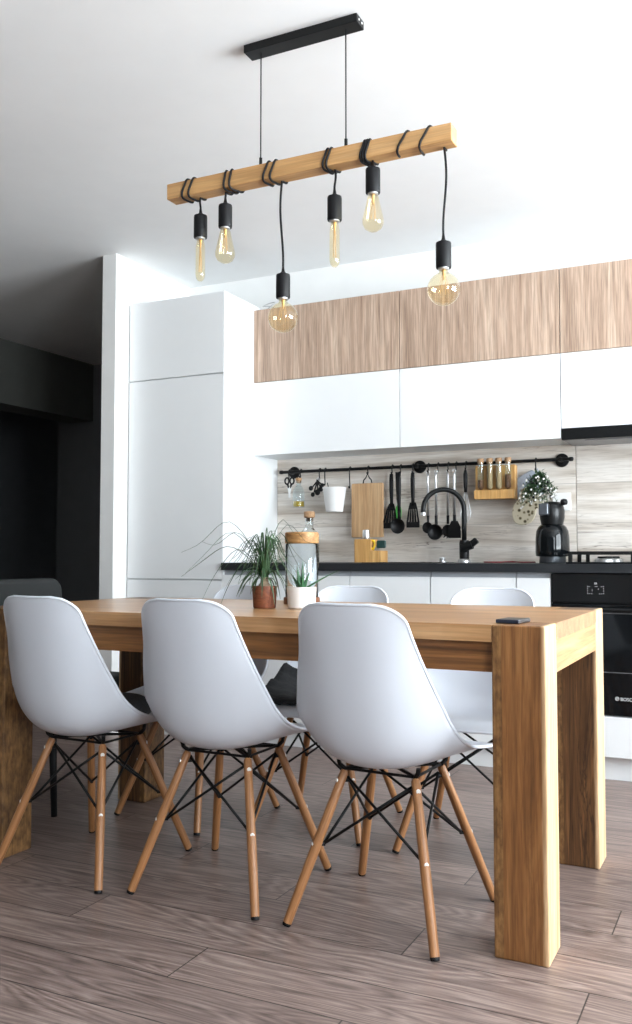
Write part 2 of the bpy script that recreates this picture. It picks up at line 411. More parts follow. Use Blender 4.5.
# ------------------------------------------------------------------ kitchen furniture
def door(parent, name, x0, x1, z0, z1, y, mat, th=.019):
    return obj(name, B((x0+.0015, x1-.0015, y, y+th, z0+.0015, z1-.0015)), mat, parent, bevel=.0012)
t = thing('tall_cabinet', 'tall white fridge cabinet with plain doors beside the partition wall', 'cabinet', (-2.81, 4.3, 0))
ox, oy = -2.81, 4.3
obj('carcass', B((-3.117-ox, -2.502-ox, 4.021-oy, 4.598-oy, 0, 2.34)), M['cabbody'], t, bevel=.001)
obj('side_panel', B((-2.502-ox+.0, -2.5-ox+.001, 4.0-oy, 4.598-oy, .0, 2.343)), M['cab'], t)
for z0, z1 in ((.10, .822), (.828, 1.905), (1.912, 2.342)):
    obj('door', B((-3.112-ox, -2.504-ox, 4.0-oy, 4.019-oy, z0, z1)), M['cab'], t, bevel=.0015)

def base_cab(x0, x1, label, doors, name='base_cabinet'):
    t = thing(name, label, 'cabinet', ((x0+x1)/2, 4.3, 0), 0, 'base cabinets under the worktop')
    c = (x0+x1)/2
    obj('carcass', B((x0-c+.001, x1-c-.001, -.279, .296, .10, .875)), M['cabbody'], t)
    obj('plinth', B((x0-c, x1-c, -.25, -.235, 0, .10)), M['cab'], t)
    obj('finger_channel', B((x0-c+.0005, x1-c-.0005, -.284, -.279, .845, .876)), M['gap'], t)
    n = len(doors)
    for z0, z1 in doors:
        obj('door' if n == 1 else 'drawer', B((x0-c+.0015, x1-c-.0015, -.30, -.281, z0, z1-.0)), M['cab'], t, bevel=.0015)
    return t
base_cab(-2.498, -1.782, 'white base cabinet next to the tall fridge cabinet', [(.103, .852)])
base_cab(-1.780, -1.375, 'narrow white base cabinet under the kitchen sink', [(.103, .852)])
base_cab(-1.373, -.975, 'white base cabinet below the black mixer tap', [(.103, .852)])
base_cab(-.973, -.823, 'slim white pull-out cabinet beside the black oven', [(.103, .852)])
base_cab(-.22, .60, 'white base cabinet on the far side of the oven', [(.103, .47), (.475, .852)])
base_cab(.602, 1.40, 'white base cabinet at the far end of the worktop', [(.103, .47), (.475, .852)])
# oven housing with drawer below
t = thing('oven_housing', 'low white drawer unit with plinth under the black oven', 'cabinet', (-.521, 4.3, 0), 0, 'base cabinets under the worktop')
obj('drawer', B((-.299, .299, -.30, -.281, .103, .272)), M['cab'], t, bevel=.0015)
obj('plinth', B((-.3, .3, -.25, -.235, 0, .10)), M['cab'], t)
obj('carcass', B((-.3, .3, -.279, .296, .10, .274)), M['cabbody'], t)
# oven
t = thing('oven', 'black built-in oven with glass door under the worktop', 'oven', (-.521, 4.3, .275))
obj('body', B((-.298, .298, -.279, .25, .001, .600)), M['ovenblk'], t)
p = obj('control_panel', B((-.298, .298, -.302, -.281, .474, .598)), M['ovenblk'], t, bevel=.002)
bm = bmesh.new()      # touch symbols
def dot(x, z, w=.003, h=.003):
    x -= .043; z -= .008
    box(bm, x-w/2, x+w/2, -.3028, -.3015, z-h/2, z+h/2)
for z in (.552, .543, .533, .523):
    dot(-.102, z); dot(-.036, z); 
for x in (-.095, -.085, -.052, -.044): dot(x, .521, .005, .0018)
for x in (-.095, -.044): dot(x, .551, .006, .0018)
dot(-.068, .567, .008, .002); dot(-.068, .562, .008, .002); dot(-.072, .5645, .002, .006); dot(-.064, .5645, .002, .006)
dot(-.083, .536, .002, .007); dot(-.057, .541, .004, .003); dot(-.066, .552, .012, .0014)
obj('touch_symbols', bm, M['mark'], p)
dr = obj('door', B((-.298, .298, -.300, -.281, .003, .468)), M['ovenglass'], t, bevel=.002)
bm = bmesh.new(); tube(bm, [(-.26, -.335, .446), (.26, -.335, .446)], .009, 12)
for x in (-.24, .24): tube(bm, [(x, -.30, .446), (x, -.335, .446)], .006, 8)
obj('handle', bm, M['ovenblk'], dr, auto=40)
for z in (.182, .43): obj('glass_border', B((-.24, .24, -.3008, -.3, z, z+.002)), M['grey'], dr)
fc = bpy.data.curves.new('oven_logo', 'FONT'); fc.body = 'BOSCH'; fc.size = .019; fc.extrude = .0003; fc.align_x = 'LEFT'
lo = bpy.data.objects.new('logo_lettering', fc); COL.objects.link(lo); fc.materials.append(M['mark'])
bpy.context.view_layer.update()
lm = bpy.data.meshes.new_from_object(lo.evaluated_get(bpy.context.evaluated_depsgraph_get()))
bpy.data.objects.remove(lo); lm.materials.clear(); lm.materials.append(M['mark'])
lo = bpy.data.objects.new('logo_lettering', lm); COL.objects.link(lo)
lo.location = (-.018, -.3006, .067); lo.rotation_euler = (PI/2, 0, 0); lo.parent = dr
bm = bmesh.new()
tube(bm, [(-.031+.0075*math.cos(a*PI/10), -.3006, .0745+.0075*math.sin(a*PI/10)) for a in range(20)], .0008, 6, closed=True)
for s in (-1, 1): box(bm, -.031+s*.003-.0006, -.031+s*.003+.0006, -.301, -.3004, .069, .080)
box(bm, -.034, -.028, -.301, -.3004, .0739, .0751)
obj('logo_emblem', bm, M['mark'], dr)
# worktop with a cut-out for the sink
SX0, SX1, SY0, SY1 = -1.735, -1.40, 4.08, 4.40
t = obj('worktop', B((-2.498, SX0, 3.98, 4.587, .877, .915), (SX1, 1.4, 3.98, 4.587, .877, .915), (SX0, SX1, 3.98, SY0, .877, .915), (SX0, SX1, SY1, 4.587, .877, .915)), M['worktop'], loc=(0, 0, 0))
tag(t, 'long black kitchen worktop running over the white base cabinets', 'worktop')
# sink
t = thing('sink', 'black inset sink in the worktop with small chrome plug knob', 'sink', (-1.5675, 4.24, .915))
bm = bmesh.new(); w = .1675; d = .16
for a in ((-w-.012, w+.012, -d-.012, -d), (-w-.012, w+.012, d, d+.012), (-w-.012, -w, -d, d), (w, w+.012, -d, d)): box(bm, *a, 0.0005, .003)
obj('rim', bm, M['ovenblk'], t)
bm = bmesh.new(); s = .004
box(bm, -w+.004, w-.004, -d+.004, d-.004, -.035, -.032)
for a in ((-w+.001, w-.001, -d+.001, -d+s), (-w+.001, w-.001, d-s, d-.001), (-w+.001, -w+s, -d+s, d-s), (w-s, w-.001, -d+s, d-s)): box(bm, *a, -.035, .0005)
obj('basin', bm, M['ovenblk'], t)
obj('plug_knob', Lt([(.022, .0), (.022, .006), (.014, .01), (.016, .022), (.012, .028), (0, .029)], (.115, .14+.045, .0005), 20), M['chrome'], t, auto=35)
# mixer tap
t = thing('mixer_tap', 'black gooseneck mixer tap standing behind the sink', 'tap', (-1.345, 4.45, .915))
obj('base_ring', Lt([(.034, .0005), (.034, .012), (.027, .02), (0, .02)], n=28), M['chrome'], t, auto=35)
obj('tap_body', Lt([(.024, .02), (.025, .10), (.022, .115), (0, .115)], n=24), M['blk'], t, auto=35)
R_ = .103; dx, dy = -.93, -.37
pts = [(0, 0, .11), (0, 0, .2), (0, 0, .27)]+[(dx*(R_-R_*math.cos(a)), dy*(R_-R_*math.cos(a)), .27+R_*math.sin(a)) for a in [PI*i/16 for i in range(1, 16)]]+[(dx*2*R_, dy*2*R_, .27), (dx*2*R_, dy*2*R_, .255)]
obj('spout', T(pts, .0125, 14), M['blk'], t, smooth=True)
obj('spout_tip', Lt([(.0135, .253), (.0135, .268), (0, .268)], (dx*2*R_, dy*2*R_, -.012), 16), M['chrome'], t, auto=35)
obj('lever', B((-.016, .016, -.012, .012, -.05, .05)), M['blk'], t, bevel=.005, loc=(.03, -.012, .085), rot=(0, math.radians(52), 0))
obj('lever_hub', T([(-.01, -.012, .075), (.045, -.012, .092)], .022, 16), M['blk'], t, auto=35)
# wall cabinets
def wall_cab(x0, x1, zlo, label):
    c = (x0+x1)/2
    t = thing('wall_cabinet', label, 'cabinet', (c, 4.45, zlo), 0, 'wall cabinets above the splashback')
    obj('carcass', B((x0-c+.0005, x1-c-.0005, -.120, .148, .002, 2.312-zlo)), M['cabbody'], t)
    obj('door', B((x0-c+.0015, x1-c-.0015, -.14, -.121, 0, 1.9055-zlo)), M['cab'], t, bevel=.0012)
    d = obj('door', B((x0-c+.0015, x1-c-.0015, -.14, -.121, 1.9085-zlo, 2.313-zlo)), M['veneer'], t, bevel=.0012)
    d['label'] = 'brown-grey wood grain upper door'
wall_cab(-2.499, -1.638, 1.503, 'wall cabinet with white and wood-grain doors next to tall cabinet')
wall_cab(-1.637, -.829, 1.503, 'wall cabinet with white and wood-grain doors between fridge side and hood cabinet')
wall_cab(-.828, -.03, 1.549, 'wall cabinet with white and wood-grain doors above the cooker hood')
wall_cab(-.029, .78, 1.503, 'wall cabinet with white and wood-grain doors past the cooker hood')
t = thing('cooker_hood', 'slim black cooker hood under the wall cabinet over the hob', 'cooker hood', (-.428, 4.45, 1.49))
obj('front_strip', B((-.398, .398, -.142, -.118, .004, .057)), M['ovenblk'], t, bevel=.002)
obj('hood_body', B((-.396, .396, -.117, .13, .006, .057)), M['grey'], t)
obj('filter_grille', B((-.30, .30, -.10, .10, .0, .006)), M['grey'], t, bevel=.002)
# gas hob
t = thing('gas_hob', 'black gas hob with cast grates on the worktop over the oven', 'hob', (-.47, 4.27, .915))
obj('hob_plate', B((-.29, .29, -.25, .25, .0, .008)), M['ovenglass'], t, bevel=.002)
for gx in (-.145, .145):
    bm = bmesh.new()
    for y in (-.225, .225): box(bm, gx-.135, gx+.135, y-.006, y+.006, .040, .054)
    for x in (-.13, .13): box(bm, gx+x-.006, gx+x+.006, -.225, .225, .040, .054)
    box(bm, gx-.135, gx+.135, -.006, .006, .040, .054)
    for y in (-.115, .115):
        for a in range(4):
            ca, sa = math.cos(a*PI/2+PI/4), math.sin(a*PI/2+PI/4)
            tube(bm, [(gx+ca*.03, y+sa*.03, .047), (gx+ca*.125, y+sa*.108, .047)], .006, 6)
    for x in (-.13, .13):
        for y in (-.225, 0, .225): box(bm, gx+x-.008, gx+x+.008, y-.008, y+.008, .008, .042)
    obj('grate', bm, M['blk'], t)
    for y in (-.115, .115):
        bu = obj('burner', Lt([(.045, .008), (.045, .018), (.034, .024), (0, .024)], (gx, y, 0), 24), M['chrome'], t, auto=35)
        obj('burner_cap', Lt([(.032, .024), (.032, .031), (.028, .033), (0, .033)], (gx, y, 0), 24), M['ovenblk'], bu, auto=35)

# ------------------------------------------------------------------ dining table
TX0, TX1, TY0, TY1, TZ, TH = -2.275, -.455, 2.147, 3.006, .782, .041
t = thing('dining_table', 'chunky oak dining table with square block legs', 'table', (-1.365, 2.5765, 0))
cx, cy = -1.365, 2.5765
lw = .129; hx, hy = (TX1-TX0)/2, (TY1-TY0)/2
bm = bmesh.new(); gx, gy = [-hx, -hx+lw, hx-lw, hx], [-hy, -hy+lw, hy-lw, hy]
gv = {(i, j, k): bm.verts.new((gx[i], gy[j], (TZ-TH, TZ)[k])) for i in range(4) for j in range(4) for k in (0, 1) if not (i in (0, 3) and j in (0, 3))}
cells = [(i, j) for i in range(3) for j in range(3) if not (i in (0, 2) and j in (0, 2))]
for i, j in cells:
    for k in (0, 1): bm.faces.new([gv[p+(k,)] for p in ((i, j), (i+1, j), (i+1, j+1), (i, j+1))])
    for (di, dj), (p, q) in (((-1, 0), ((i, j), (i, j+1))), ((1, 0), ((i+1, j), (i+1, j+1))), ((0, -1), ((i, j), (i+1, j))), ((0, 1), ((i, j+1), (i+1, j+1)))):
        if (i+di, j+dj) not in cells: bm.faces.new((gv[p+(0,)], gv[q+(0,)], gv[q+(1,)], gv[p+(1,)]))
obj('tabletop', bm, M['oak'], t)
for sx in (-1, 1):
    for sy in (-1, 1):
        a0, a1 = sorted((sx*hx, sx*(hx-lw))); b0, b1 = sorted((sy*hy, sy*(hy-lw)))
        c0, c1 = (a0+a1)/2, (b0+b1)/2
        obj('leg', B((a0-c0, a1-c0, b0-c1, b1-c1, 0, TZ)), M['oakZ'] if sx > 0 and sy < 0 else M['oakZd'], t, bevel=.004, seg=3, loc=(c0, c1, 0), rot=(0, 0, 0 if sx > 0 else PI))  # left legs get the dark oak partly as painted shade
for sy in (-1, 1):
    y0, y1 = sorted((sy*(hy-.022), sy*(hy-.05)))
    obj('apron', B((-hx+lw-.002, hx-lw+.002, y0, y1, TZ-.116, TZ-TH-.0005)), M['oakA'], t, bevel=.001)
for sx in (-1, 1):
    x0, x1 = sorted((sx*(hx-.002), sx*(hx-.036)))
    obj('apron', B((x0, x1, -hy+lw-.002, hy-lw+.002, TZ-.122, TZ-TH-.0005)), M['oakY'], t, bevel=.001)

# ------------------------------------------------------------------ shell chairs
# centre line (y, z) of the shell from front lip to top of back, its rim line, and half widths
PROF = [(.234, .408), (.220, .425), (.178, .431), (.098, .423), (.0, .411), (-.09, .406), (-.152, .415), (-.193, .444), (-.218, .494), (-.236, .565), (-.253, .655), (-.270, .745), (-.285, .828)]
RIM = [(.231, .408), (.218, .424), (.178, .432), (.106, .442), (.012, .458), (-.054, .478), (-.100, .504), (-.134, .538), (-.156, .580), (-.182, .636), (-.208, .703), (-.236, .770), (-.258, .833)]
HW = [.205, .214, .219, .223, .225, .225, .222, .215, .203, .186, .166, .151, .140]
def hermite(tab, q):
    n = len(tab)-1; i = min(n-1, int(q)); f = q-i
    g = lambda k: tab[max(0, min(n, k))]
    m0 = (g(i+1)-g(i-1))/(2 if 0 < i else 1); m1 = (g(i+2)-g(i))/(2 if i+1 < n else 1)
    return (2*f**3-3*f*f+1)*g(i)+(f**3-2*f*f+f)*m0+(-2*f**3+3*f*f)*g(i+1)+(f**3-f*f)*m1
ARC = [0.]
for k in range(1, 601):
    a, b = [Vector((hermite([p[0] for p in PROF], q), hermite([p[1] for p in PROF], q))) for q in ((k-1)/50, k/50)]
    ARC.append(ARC[-1]+(b-a).length)
def shell_point(q, u, lift=0.):
    """q: 0..12 along the centre line, u: -1..1 across"""
    cy, cz = (hermite([p[c] for p in PROF], q) for c in (0, 1))
    ry, rz = (hermite([p[c] for p in RIM], q) for c in (0, 1))
    W0 = w = hermite(HW, q); k = q*50; ki = min(599, int(k)); s_ = ARC[ki]+(ARC[ki+1]-ARC[ki])*(k-ki); tot = ARC[-1]
    for r, d in ((.07, tot-s_), (.07, s_)):
        if d < r: w = w-r+math.sqrt(max(0, r*r-(r-d)**2))
    f = (abs(u)*w/W0)**2.3
    return Vector((u*w, cy+(ry-cy)*f, cz+(rz-cz)*f+lift))
def shell_bm():
    NV, NU = 72, 37
    qs = []
    for i in range(NV):
        t_ = i/(NV-1); target = ARC[-1]*((1-math.cos(PI*t_))/2*.4+t_*.6)
        k = max(0, next((m for m in range(601) if ARC[m] >= target-1e-9), 600)); 
        qs.append(0 if i == 0 else (12 if i == NV-1 else (k-1+(target-ARC[k-1])/max(1e-9, ARC[k]-ARC[k-1]))/50))
    bm = bmesh.new(); rows = []
    for q in qs:
        row = []
        for j in range(NU):
            u = -1+2*j/(NU-1); u = math.sin(u*PI/2)*.35+u*.65
            row.append(bm.verts.new(shell_point(q, u)))
        rows.append(row)
    for a, b in zip(rows, rows[1:]):
        for j in range(NU-1): bm.faces.new((a[j], a[j+1], b[j+1], b[j]))
    loop = [r[-1].co.copy() for r in rows]+[v.co.copy() for v in rows[-1][-2:0:-1]]+[r[0].co.copy() for r in rows[::-1]]+[v.co.copy() for v in rows[0][1:-1]]
    cl = []
    for q in loop:
        if not cl or (q-cl[-1]).length > .006: cl.append(q)
    return bm, cl
def make_chair(label):
    t = thing('shell_chair', label, 'chair', (0, 0, 0), 0, 'white shell dining chairs')
    bm, rim = shell_bm()
    sh = obj('seat_shell', bm, M['shell'], t, smooth=True)
    so = sh.modifiers.new('thickness', 'SOLIDIFY'); so.thickness = .006; so.offset = 0
    bm = bmesh.new(); tube(bm, rim, .0048, 8, closed=True)
    obj('rim', bm, M['shell'], sh, smooth=True)
    top = .382
    for sx in (-1, 1):
        for sy in (-1, 1):
            a = Vector((sx*.101, sy*.086, top)); b = Vector((sx*.204, sy*.214, 0.004))
            d = b-a; L = d.length
            # dowel built along its own axis so that the grain follows it
            bm = bmesh.new(); lathe(bm, [(.0085, 0), (.0115, -.006), (.0125, -L*.3), (.0130, -L*.55), (.0118, -L*.98), (.0108, -L+.001)], n=16)
            rot = Vector((0, 0, -1)).rotation_difference(d).to_euler()
            lg = obj('leg', bm, M['dowel'], t, auto=40, loc=a, rot=rot)
            obj('foot_glide', Lt([(.0112, -L+.006), (.0118, -L+.004), (.0105, -L-.0025), (0, -L-.0025)], n=14), M['rubber'], lg, auto=40)
            rad = Vector((sx, sy, 0)).normalized()
            inv = Matrix.LocRotScale(a, rot.to_quaternion(), None).inverted()
            for f in (.07, .49):
                c = a+d*f
                bm = bmesh.new(); p0 = inv @ (c+rad*.009); p1 = inv @ (c+rad*.0130); p2 = inv @ (c+rad*.0138)
                tube(bm, [p0, p1, p2], [.0062, .0062, .0045], 12)
                obj('screw_cap', bm, M['screw'], lg, smooth=False)
                bm = bmesh.new(); tube(bm, [inv @ (c-rad*.008), inv @ (c-rad*.022)], .0055, 8)
                obj('bolt', bm, M['blk'], lg)
    cor = {(sx, sy): Vector((sx*.101, sy*.086, top)) for sx in (-1, 1) for sy in (-1, 1)}
    ft = {(sx, sy): Vector((sx*.204, sy*.214, .004)) for sx in (-1, 1) for sy in (-1, 1)}
    ring = [(-1, -1), (1, -1), (1, 1), (-1, 1)]
    for i in range(4):
        for k, l in ((ring[i], ring[(i+1) % 4]), (ring[(i+1) % 4], ring[i])):
            lo_ = cor[k].lerp(ft[k], .49)-Vector((k[0], k[1], 0)).normalized()*.018
            hi = cor[l].lerp(ft[l], .05)-Vector((l[0], l[1], 0)).normalized()*.016
            obj('brace_rod', T([lo_, hi], .0038, 8), M['blk'], t, smooth=True)
    bm = bmesh.new()
    for i in range(4):
        p, q = cor[ring[i]], cor[ring[(i+1) % 4]]
        tube(bm, [p+Vector((0, 0, .004)), q+Vector((0, 0, .004))], .0038, 8)
    for k in ring:
        tube(bm, [cor[k]+Vector((0, 0, .003)), Vector((k[0]*.112, k[1]*.095, .398)), Vector((k[0]*.114, k[1]*.097, .411 if k[1] < 0 else .419))], .006, 8)
        tube(bm, [cor[k]+Vector((0, 0, .004)), Vector((0, 0, top+.006))], .0045, 6)
    obj('mounting_frame', bm, M['blk'], t)
    return t
c0 = make_chair('white shell chair on near side of table, closest to the front block leg')
c0.location = (-.893, 2.292, 0); c0.rotation_euler = (0, 0, math.radians(-3.6))
dup(c0, (-1.400, 2.305, 0), math.radians(-1), 'white shell chair in the middle of the near row, back to the viewer')
dup(c0, (-1.884, 2.275, 0), math.radians(-2), 'white shell chair of the near row furthest from the kitchen oven, holding grey cushion')
dup(c0, (-.865, 2.965, 0), PI+math.radians(1), 'white shell chair across the table nearest the oven, partly behind block leg')
dup(c0, (-1.410, 2.965, 0), PI+math.radians(3), 'white shell chair across the table behind the plants, dark throw on seat')
dup(c0, (-1.895, 2.87, 0), PI+math.radians(-11), 'white shell chair across the table in front of the tall white cabinet')
def cushion(loc, rz, label, name='seat_cushion', r=.195, h=.05, tilt=0):
    prof = [(0, 0), (r*.8, .0), (r*.97, h*.22), (r, h*.5), (r*.96, h*.78), (r*.8, h*.96), (r*.4, h), (0, h*.95)]
    o_ = obj(name, Lt(prof, n=40), M['cushion'], None, smooth=True, loc=loc, rot=(tilt, 0, rz))
    return tag(o_, label, 'cushion')
cushion((-1.888, 2.32, .4335), 0, 'dark grey round cushion on the near-row chair closest to the hall', h=.065, r=.15)
bm = bmesh.new(); rows = []
for i in range(26):
    q = 1.6+i*.20; row = []
    for j in range(-13, 15):
        u = j/11
        wob = .004*math.sin(i*1.3+j*.9)+.003*math.sin(j*2.1-i*.7)
        if abs(u) <= 1: p = shell_point(q, u, .019+wob)
        else:
            p = shell_point(q, math.copysign(1, u), .019); x_ = (abs(u)-1)*11
            p = p+Vector((math.copysign(.014+.004*x_, u), 0, -.032*x_+.008))
        row.append(bm.verts.new(p))
    rows.append(row)
for a, b in zip(rows, rows[1:]):
    for j in range(len(a)-1): bm.faces.new((a[j], a[j+1], b[j+1], b[j]))
t = obj('seat_throw', bm, M['cushion'], None, smooth=True, loc=(-1.410, 2.965, 0), rot=(0, 0, PI+math.radians(3)))
so = t.modifiers.new('thickness', 'SOLIDIFY'); so.thickness = .014; so.offset = 0
tag(t, 'dark throw over a far-side chair seat, seen between two near-row chairs', 'throw')
# dark chair at the far table end
t = thing('armchair', 'charcoal upholstered chair at the table end by the hall', 'chair', (-2.66, 2.80, 0))
bm = bmesh.new(); prism(bm, rrect(-.25, .25, .42, .853, .06), -.035, .035)
obj('backrest', bm, M['uphol'], t, bevel=.018, seg=4, auto=40, loc=(-.09, 0, 0), rot=(0, 0, PI/2))
bm = bmesh.new(); prism(bm, rrect(-.05, .34, .37, .47, .03), -.24, .24)
obj('seat', bm, M['uphol'], t, bevel=.015, seg=3, auto=40)
for sx in (-.06, .30):
    for sy in (-.2, .2):
        obj('leg', T([(sx, sy, .375), (sx*1.1, sy*1.08, 0.0)], [.016, .011], 10), M['blk'], t, smooth=True)

# ------------------------------------------------------------------ pendant lamp
BY, BZ0, BZ1, BX0_, BX1_ = 2.483, 2.143, 2.195, -1.762, -.770
t = thing('pendant_lamp', 'pendant lamp of six bulbs hung from a pine beam over the table', 'lamp', (-1.266, BY, BZ0))
L0 = Vector((-1.266, BY, BZ0))
def loc_(x, y, z): return (x-L0.x, y-L0.y, z-L0.z)
pl_ = obj('ceiling_plate', B((-1.465+1.266, -1.066+1.266, -.028, .028, 2.574-BZ0, 2.6-BZ0)), M['blk'], t, bevel=.0015)
bm = bmesh.new()
for y in (-.012, .010): tube(bm, [(-.1+.298, y, 2.587-BZ0), (.202, y, 2.587-BZ0)], .0035, 8)
obj('screw', bm, M['screw'], pl_)
bm = bmesh.new(); box(bm, BX0_+1.266, BX1_+1.266, -.0275, .0275, 0, BZ1-BZ0)
obj('wooden_beam', bm, M['beam'], t, bevel=.002)
for x in (-1.416, -1.115):
    c = obj('suspension_cable', T([loc_(x, BY, 2.194), loc_(x, BY, 2.576)], .0022, 8), M['blk'], t, smooth=True)
    obj('ferrule', T([loc_(x, BY, 2.193), loc_(x, BY, 2.228)], .0052, 10), M['blk'], c, auto=40)
def wrap(x0, x1, turns):
    """cord wound round the beam, ending under it"""
    hy_, hz = .0335, .032; zc = (BZ0+BZ1)/2; o_ = []
    n = int(40*turns)
    for i in range(n+1):
        a = -PI/2-2*PI*turns*(1-i/n); ca, sa = math.cos(a), math.sin(a)
        m = (abs(ca)**4+abs(sa)**4)**(-1/4)
        o_.append(Vector((x0+(x1-x0)*i/n+.006*math.sin(2*a), BY-ca*m*hy_, zc+sa*m*hz)))
    return o_
def bulb_prof(kind):
    if kind == 'tube': return [(.011, 0), (.0125, -.012), (.0155, -.026), (.0160, -.120), (.0130, -.133), (.007, -.140), (0, -.142)]
    if kind == 'drop': return [(.0135, 0), (.0175, -.010), (.0225, -.034), (.0285, -.060), (.0325, -.078), (.0318, -.091), (.025, -.104), (.012, -.112), (0, -.114)]
    R = .048; o_ = [(.0125, 0), (.014, -.010)]
    for i in range(3, 17):
        a = PI*i/16
        if R*math.sin(a) > .015 or a > 1.5: o_.append((R*math.sin(a) if i < 16 else 0, -.013-R*(.93)+R*math.cos(a)))
    return o_
lamps = [(-1.655, 2.002, 'tube', -1.715, 2.35), (-1.557, 2.021, 'drop', -1.508, 2.35), (-1.347, 1.760, 'globe', -1.402, 2.2), (-1.161, 1.979, 'tube', -1.190, 2.4), (-1.035, 2.042, 'drop', -1.062, 3.3), (-.810, 1.781, 'globe', -.948, 2.0)]
for i, (x, zs, kind, xw, turns) in enumerate(lamps):
    x += .009; xw += .009
    w = wrap(xw, x, turns)
    sz = zs+.076
    end = w[-1]; drop = []
    D = end.z-(sz+.02)
    for k in range(1, 13):
        f = k/12; sway = .006*math.sin(f*PI*1.6)*(1 if i % 2 else -1)*min(1, D/.15)
        drop.append(Vector((x+sway*(1-f*.2), BY+(end.y-BY)*(1-f), end.z-D*f)))
    pts = [p-L0 for p in w+drop]
    cd = obj('cord', T(pts, .0036, 8), M['rubber'], t, smooth=True)
    c = Vector((x+.002*(0), BY, 0))-L0
    sk = obj('lamp_socket', Lt([(.003, .103), (.0055, .085), (.012, .078), (.0215, .075), (.0225, .07), (.0225, .004), (.0215, 0), (.015, 0), (.015, .004), (0, .004)], (drop[-1].x-L0.x, 0, zs-L0.z), 24), M['rubber'], t, auto=35)
    obj('socket_ring', Lt([(.0162, .003), (.0162, -.004), (.0125, -.006), (0, -.006)], (drop[-1].x-L0.x, 0, zs-L0.z), 20), M['chrome'], sk, auto=35)
    bc = (drop[-1].x-L0.x, 0, zs-L0.z-.004)
    bb = obj('bulb', Lt(bulb_prof(kind), bc, 32), M['amber'], t, smooth=True)
    bm = bmesh.new()
    hgt = {'tube': .11, 'drop': .075, 'globe': .07}[kind]; rr = {'tube': .005, 'drop': .009, 'globe': .016}[kind]
    for k in range(6):
        a = 2*PI*k/6; b = a+PI/6
        tube(bm, [(bc[0]+rr*.4*math.cos(a), rr*.4*math.sin(a), bc[2]-.018), (bc[0]+rr*math.cos(b), rr*math.sin(b), bc[2]-hgt)], .0006, 5)
    tube(bm, [(bc[0], 0, bc[2]), (bc[0], 0, bc[2]-.03)], [.006, .002], 8)
    obj('filament', bm, M['filament'], bb)

# ------------------------------------------------------------------ things on the table
Zt = TZ+.0006
t = thing('potted_palm', 'ponytail palm with long arching leaves in a brown pot on the table', 'plant', (-1.422, 2.527, Zt))
obj('pot', Lt([(0, 0), (.034, 0), (.0362, .004), (.0398, .066), (.0400, .070), (.037, .070), (.0355, .058), (0, .058)], n=36), M['terracotta'], t, auto=35)
obj('soil', Lt([(.035, .0585), (.03, .063), (0, .064)], n=24), M['soil'], t, smooth=True)
obj('caudex', Lt([(.014, .060), (.021, .066), (.019, .074), (.012, .082), (.010, .090), (.011, .096), (0, .100)], n=18), M['caudex'], t, smooth=True)
def blade(bm, pts, w, n=12, fold=.25):
    P = cr(pts, n); prev = None
    for i, p in enumerate(P):
        d = (P[min(i+1, n-1)]-P[max(i-1, 0)]).normalized()
        s = d.cross(Vector((0, 0, 1)));
        s = s.normalized() if s.length > 1e-3 else Vector((1, 0, 0))
        f = i/(n-1); ww = w*(min(1, f*6+.45))*(1-f**3)+.0004
        up = s.cross(d).normalized()
        r_ = [bm.verts.new(p-s*ww), bm.verts.new(p-up*ww*fold), bm.verts.new(p+s*ww), bm.verts.new(p-up*(ww*fold+.0006))]
        if prev:
            for k in range(4): bm.faces.new((prev[k], prev[(k+1) % 4], r_[(k+1) % 4], r_[k]))
        else: bm.faces.new(r_)
        prev = r_
    bm.faces.new(prev[::-1])
bm = bmesh.new(); rnd = random.Random(11)
Z0 = .092
def arch(az, reach, rise, fall, w=.0036):
    c, s = math.cos(az), math.sin(az)
    zz = lambda h: max(h, .012)
    blade(bm, [(c*.004, s*.004, Z0), (c*reach*.18, s*reach*.18, Z0+rise*.62), (c*reach*.45, s*reach*.45, Z0+rise), (c*reach*.78, s*reach*.78, Z0+rise*.80-fall*.35), (c*reach, s*reach, zz(Z0+rise-fall))], w, 16)
LX = math.radians(206)    # towards picture left
for az, re, ri, fa in ((LX-.05, .27, .185, .10), (LX+.1, .25, .150, .13), (LX-.2, .21, .15, .03), (LX+.25, .20, .095, .16), (LX+.6, .16, .06, .16), (LX-.35, .30, .105, .10),
                       (math.radians(26), .17, .175, .06), (math.radians(15), .13, .19, .03), (math.radians(45), .12, .15, .12)):
    arch(az, re, ri, fa)
for k in range(84):
    az = rnd.uniform(0, 2*PI); re = rnd.uniform(.02, .14); ri = rnd.uniform(.06, .185); arch(az, re, ri*(1-.2*re/.1), rnd.uniform(.0, .09)*(re/.1), rnd.uniform(.0016, .003))
for k in range(26):
    az = rnd.uniform(0, 2*PI); arch(az, rnd.uniform(.05, .12), rnd.uniform(.0, .04), rnd.uniform(.03, .10), .003)
obj('foliage', bm, M['leaf'], t)

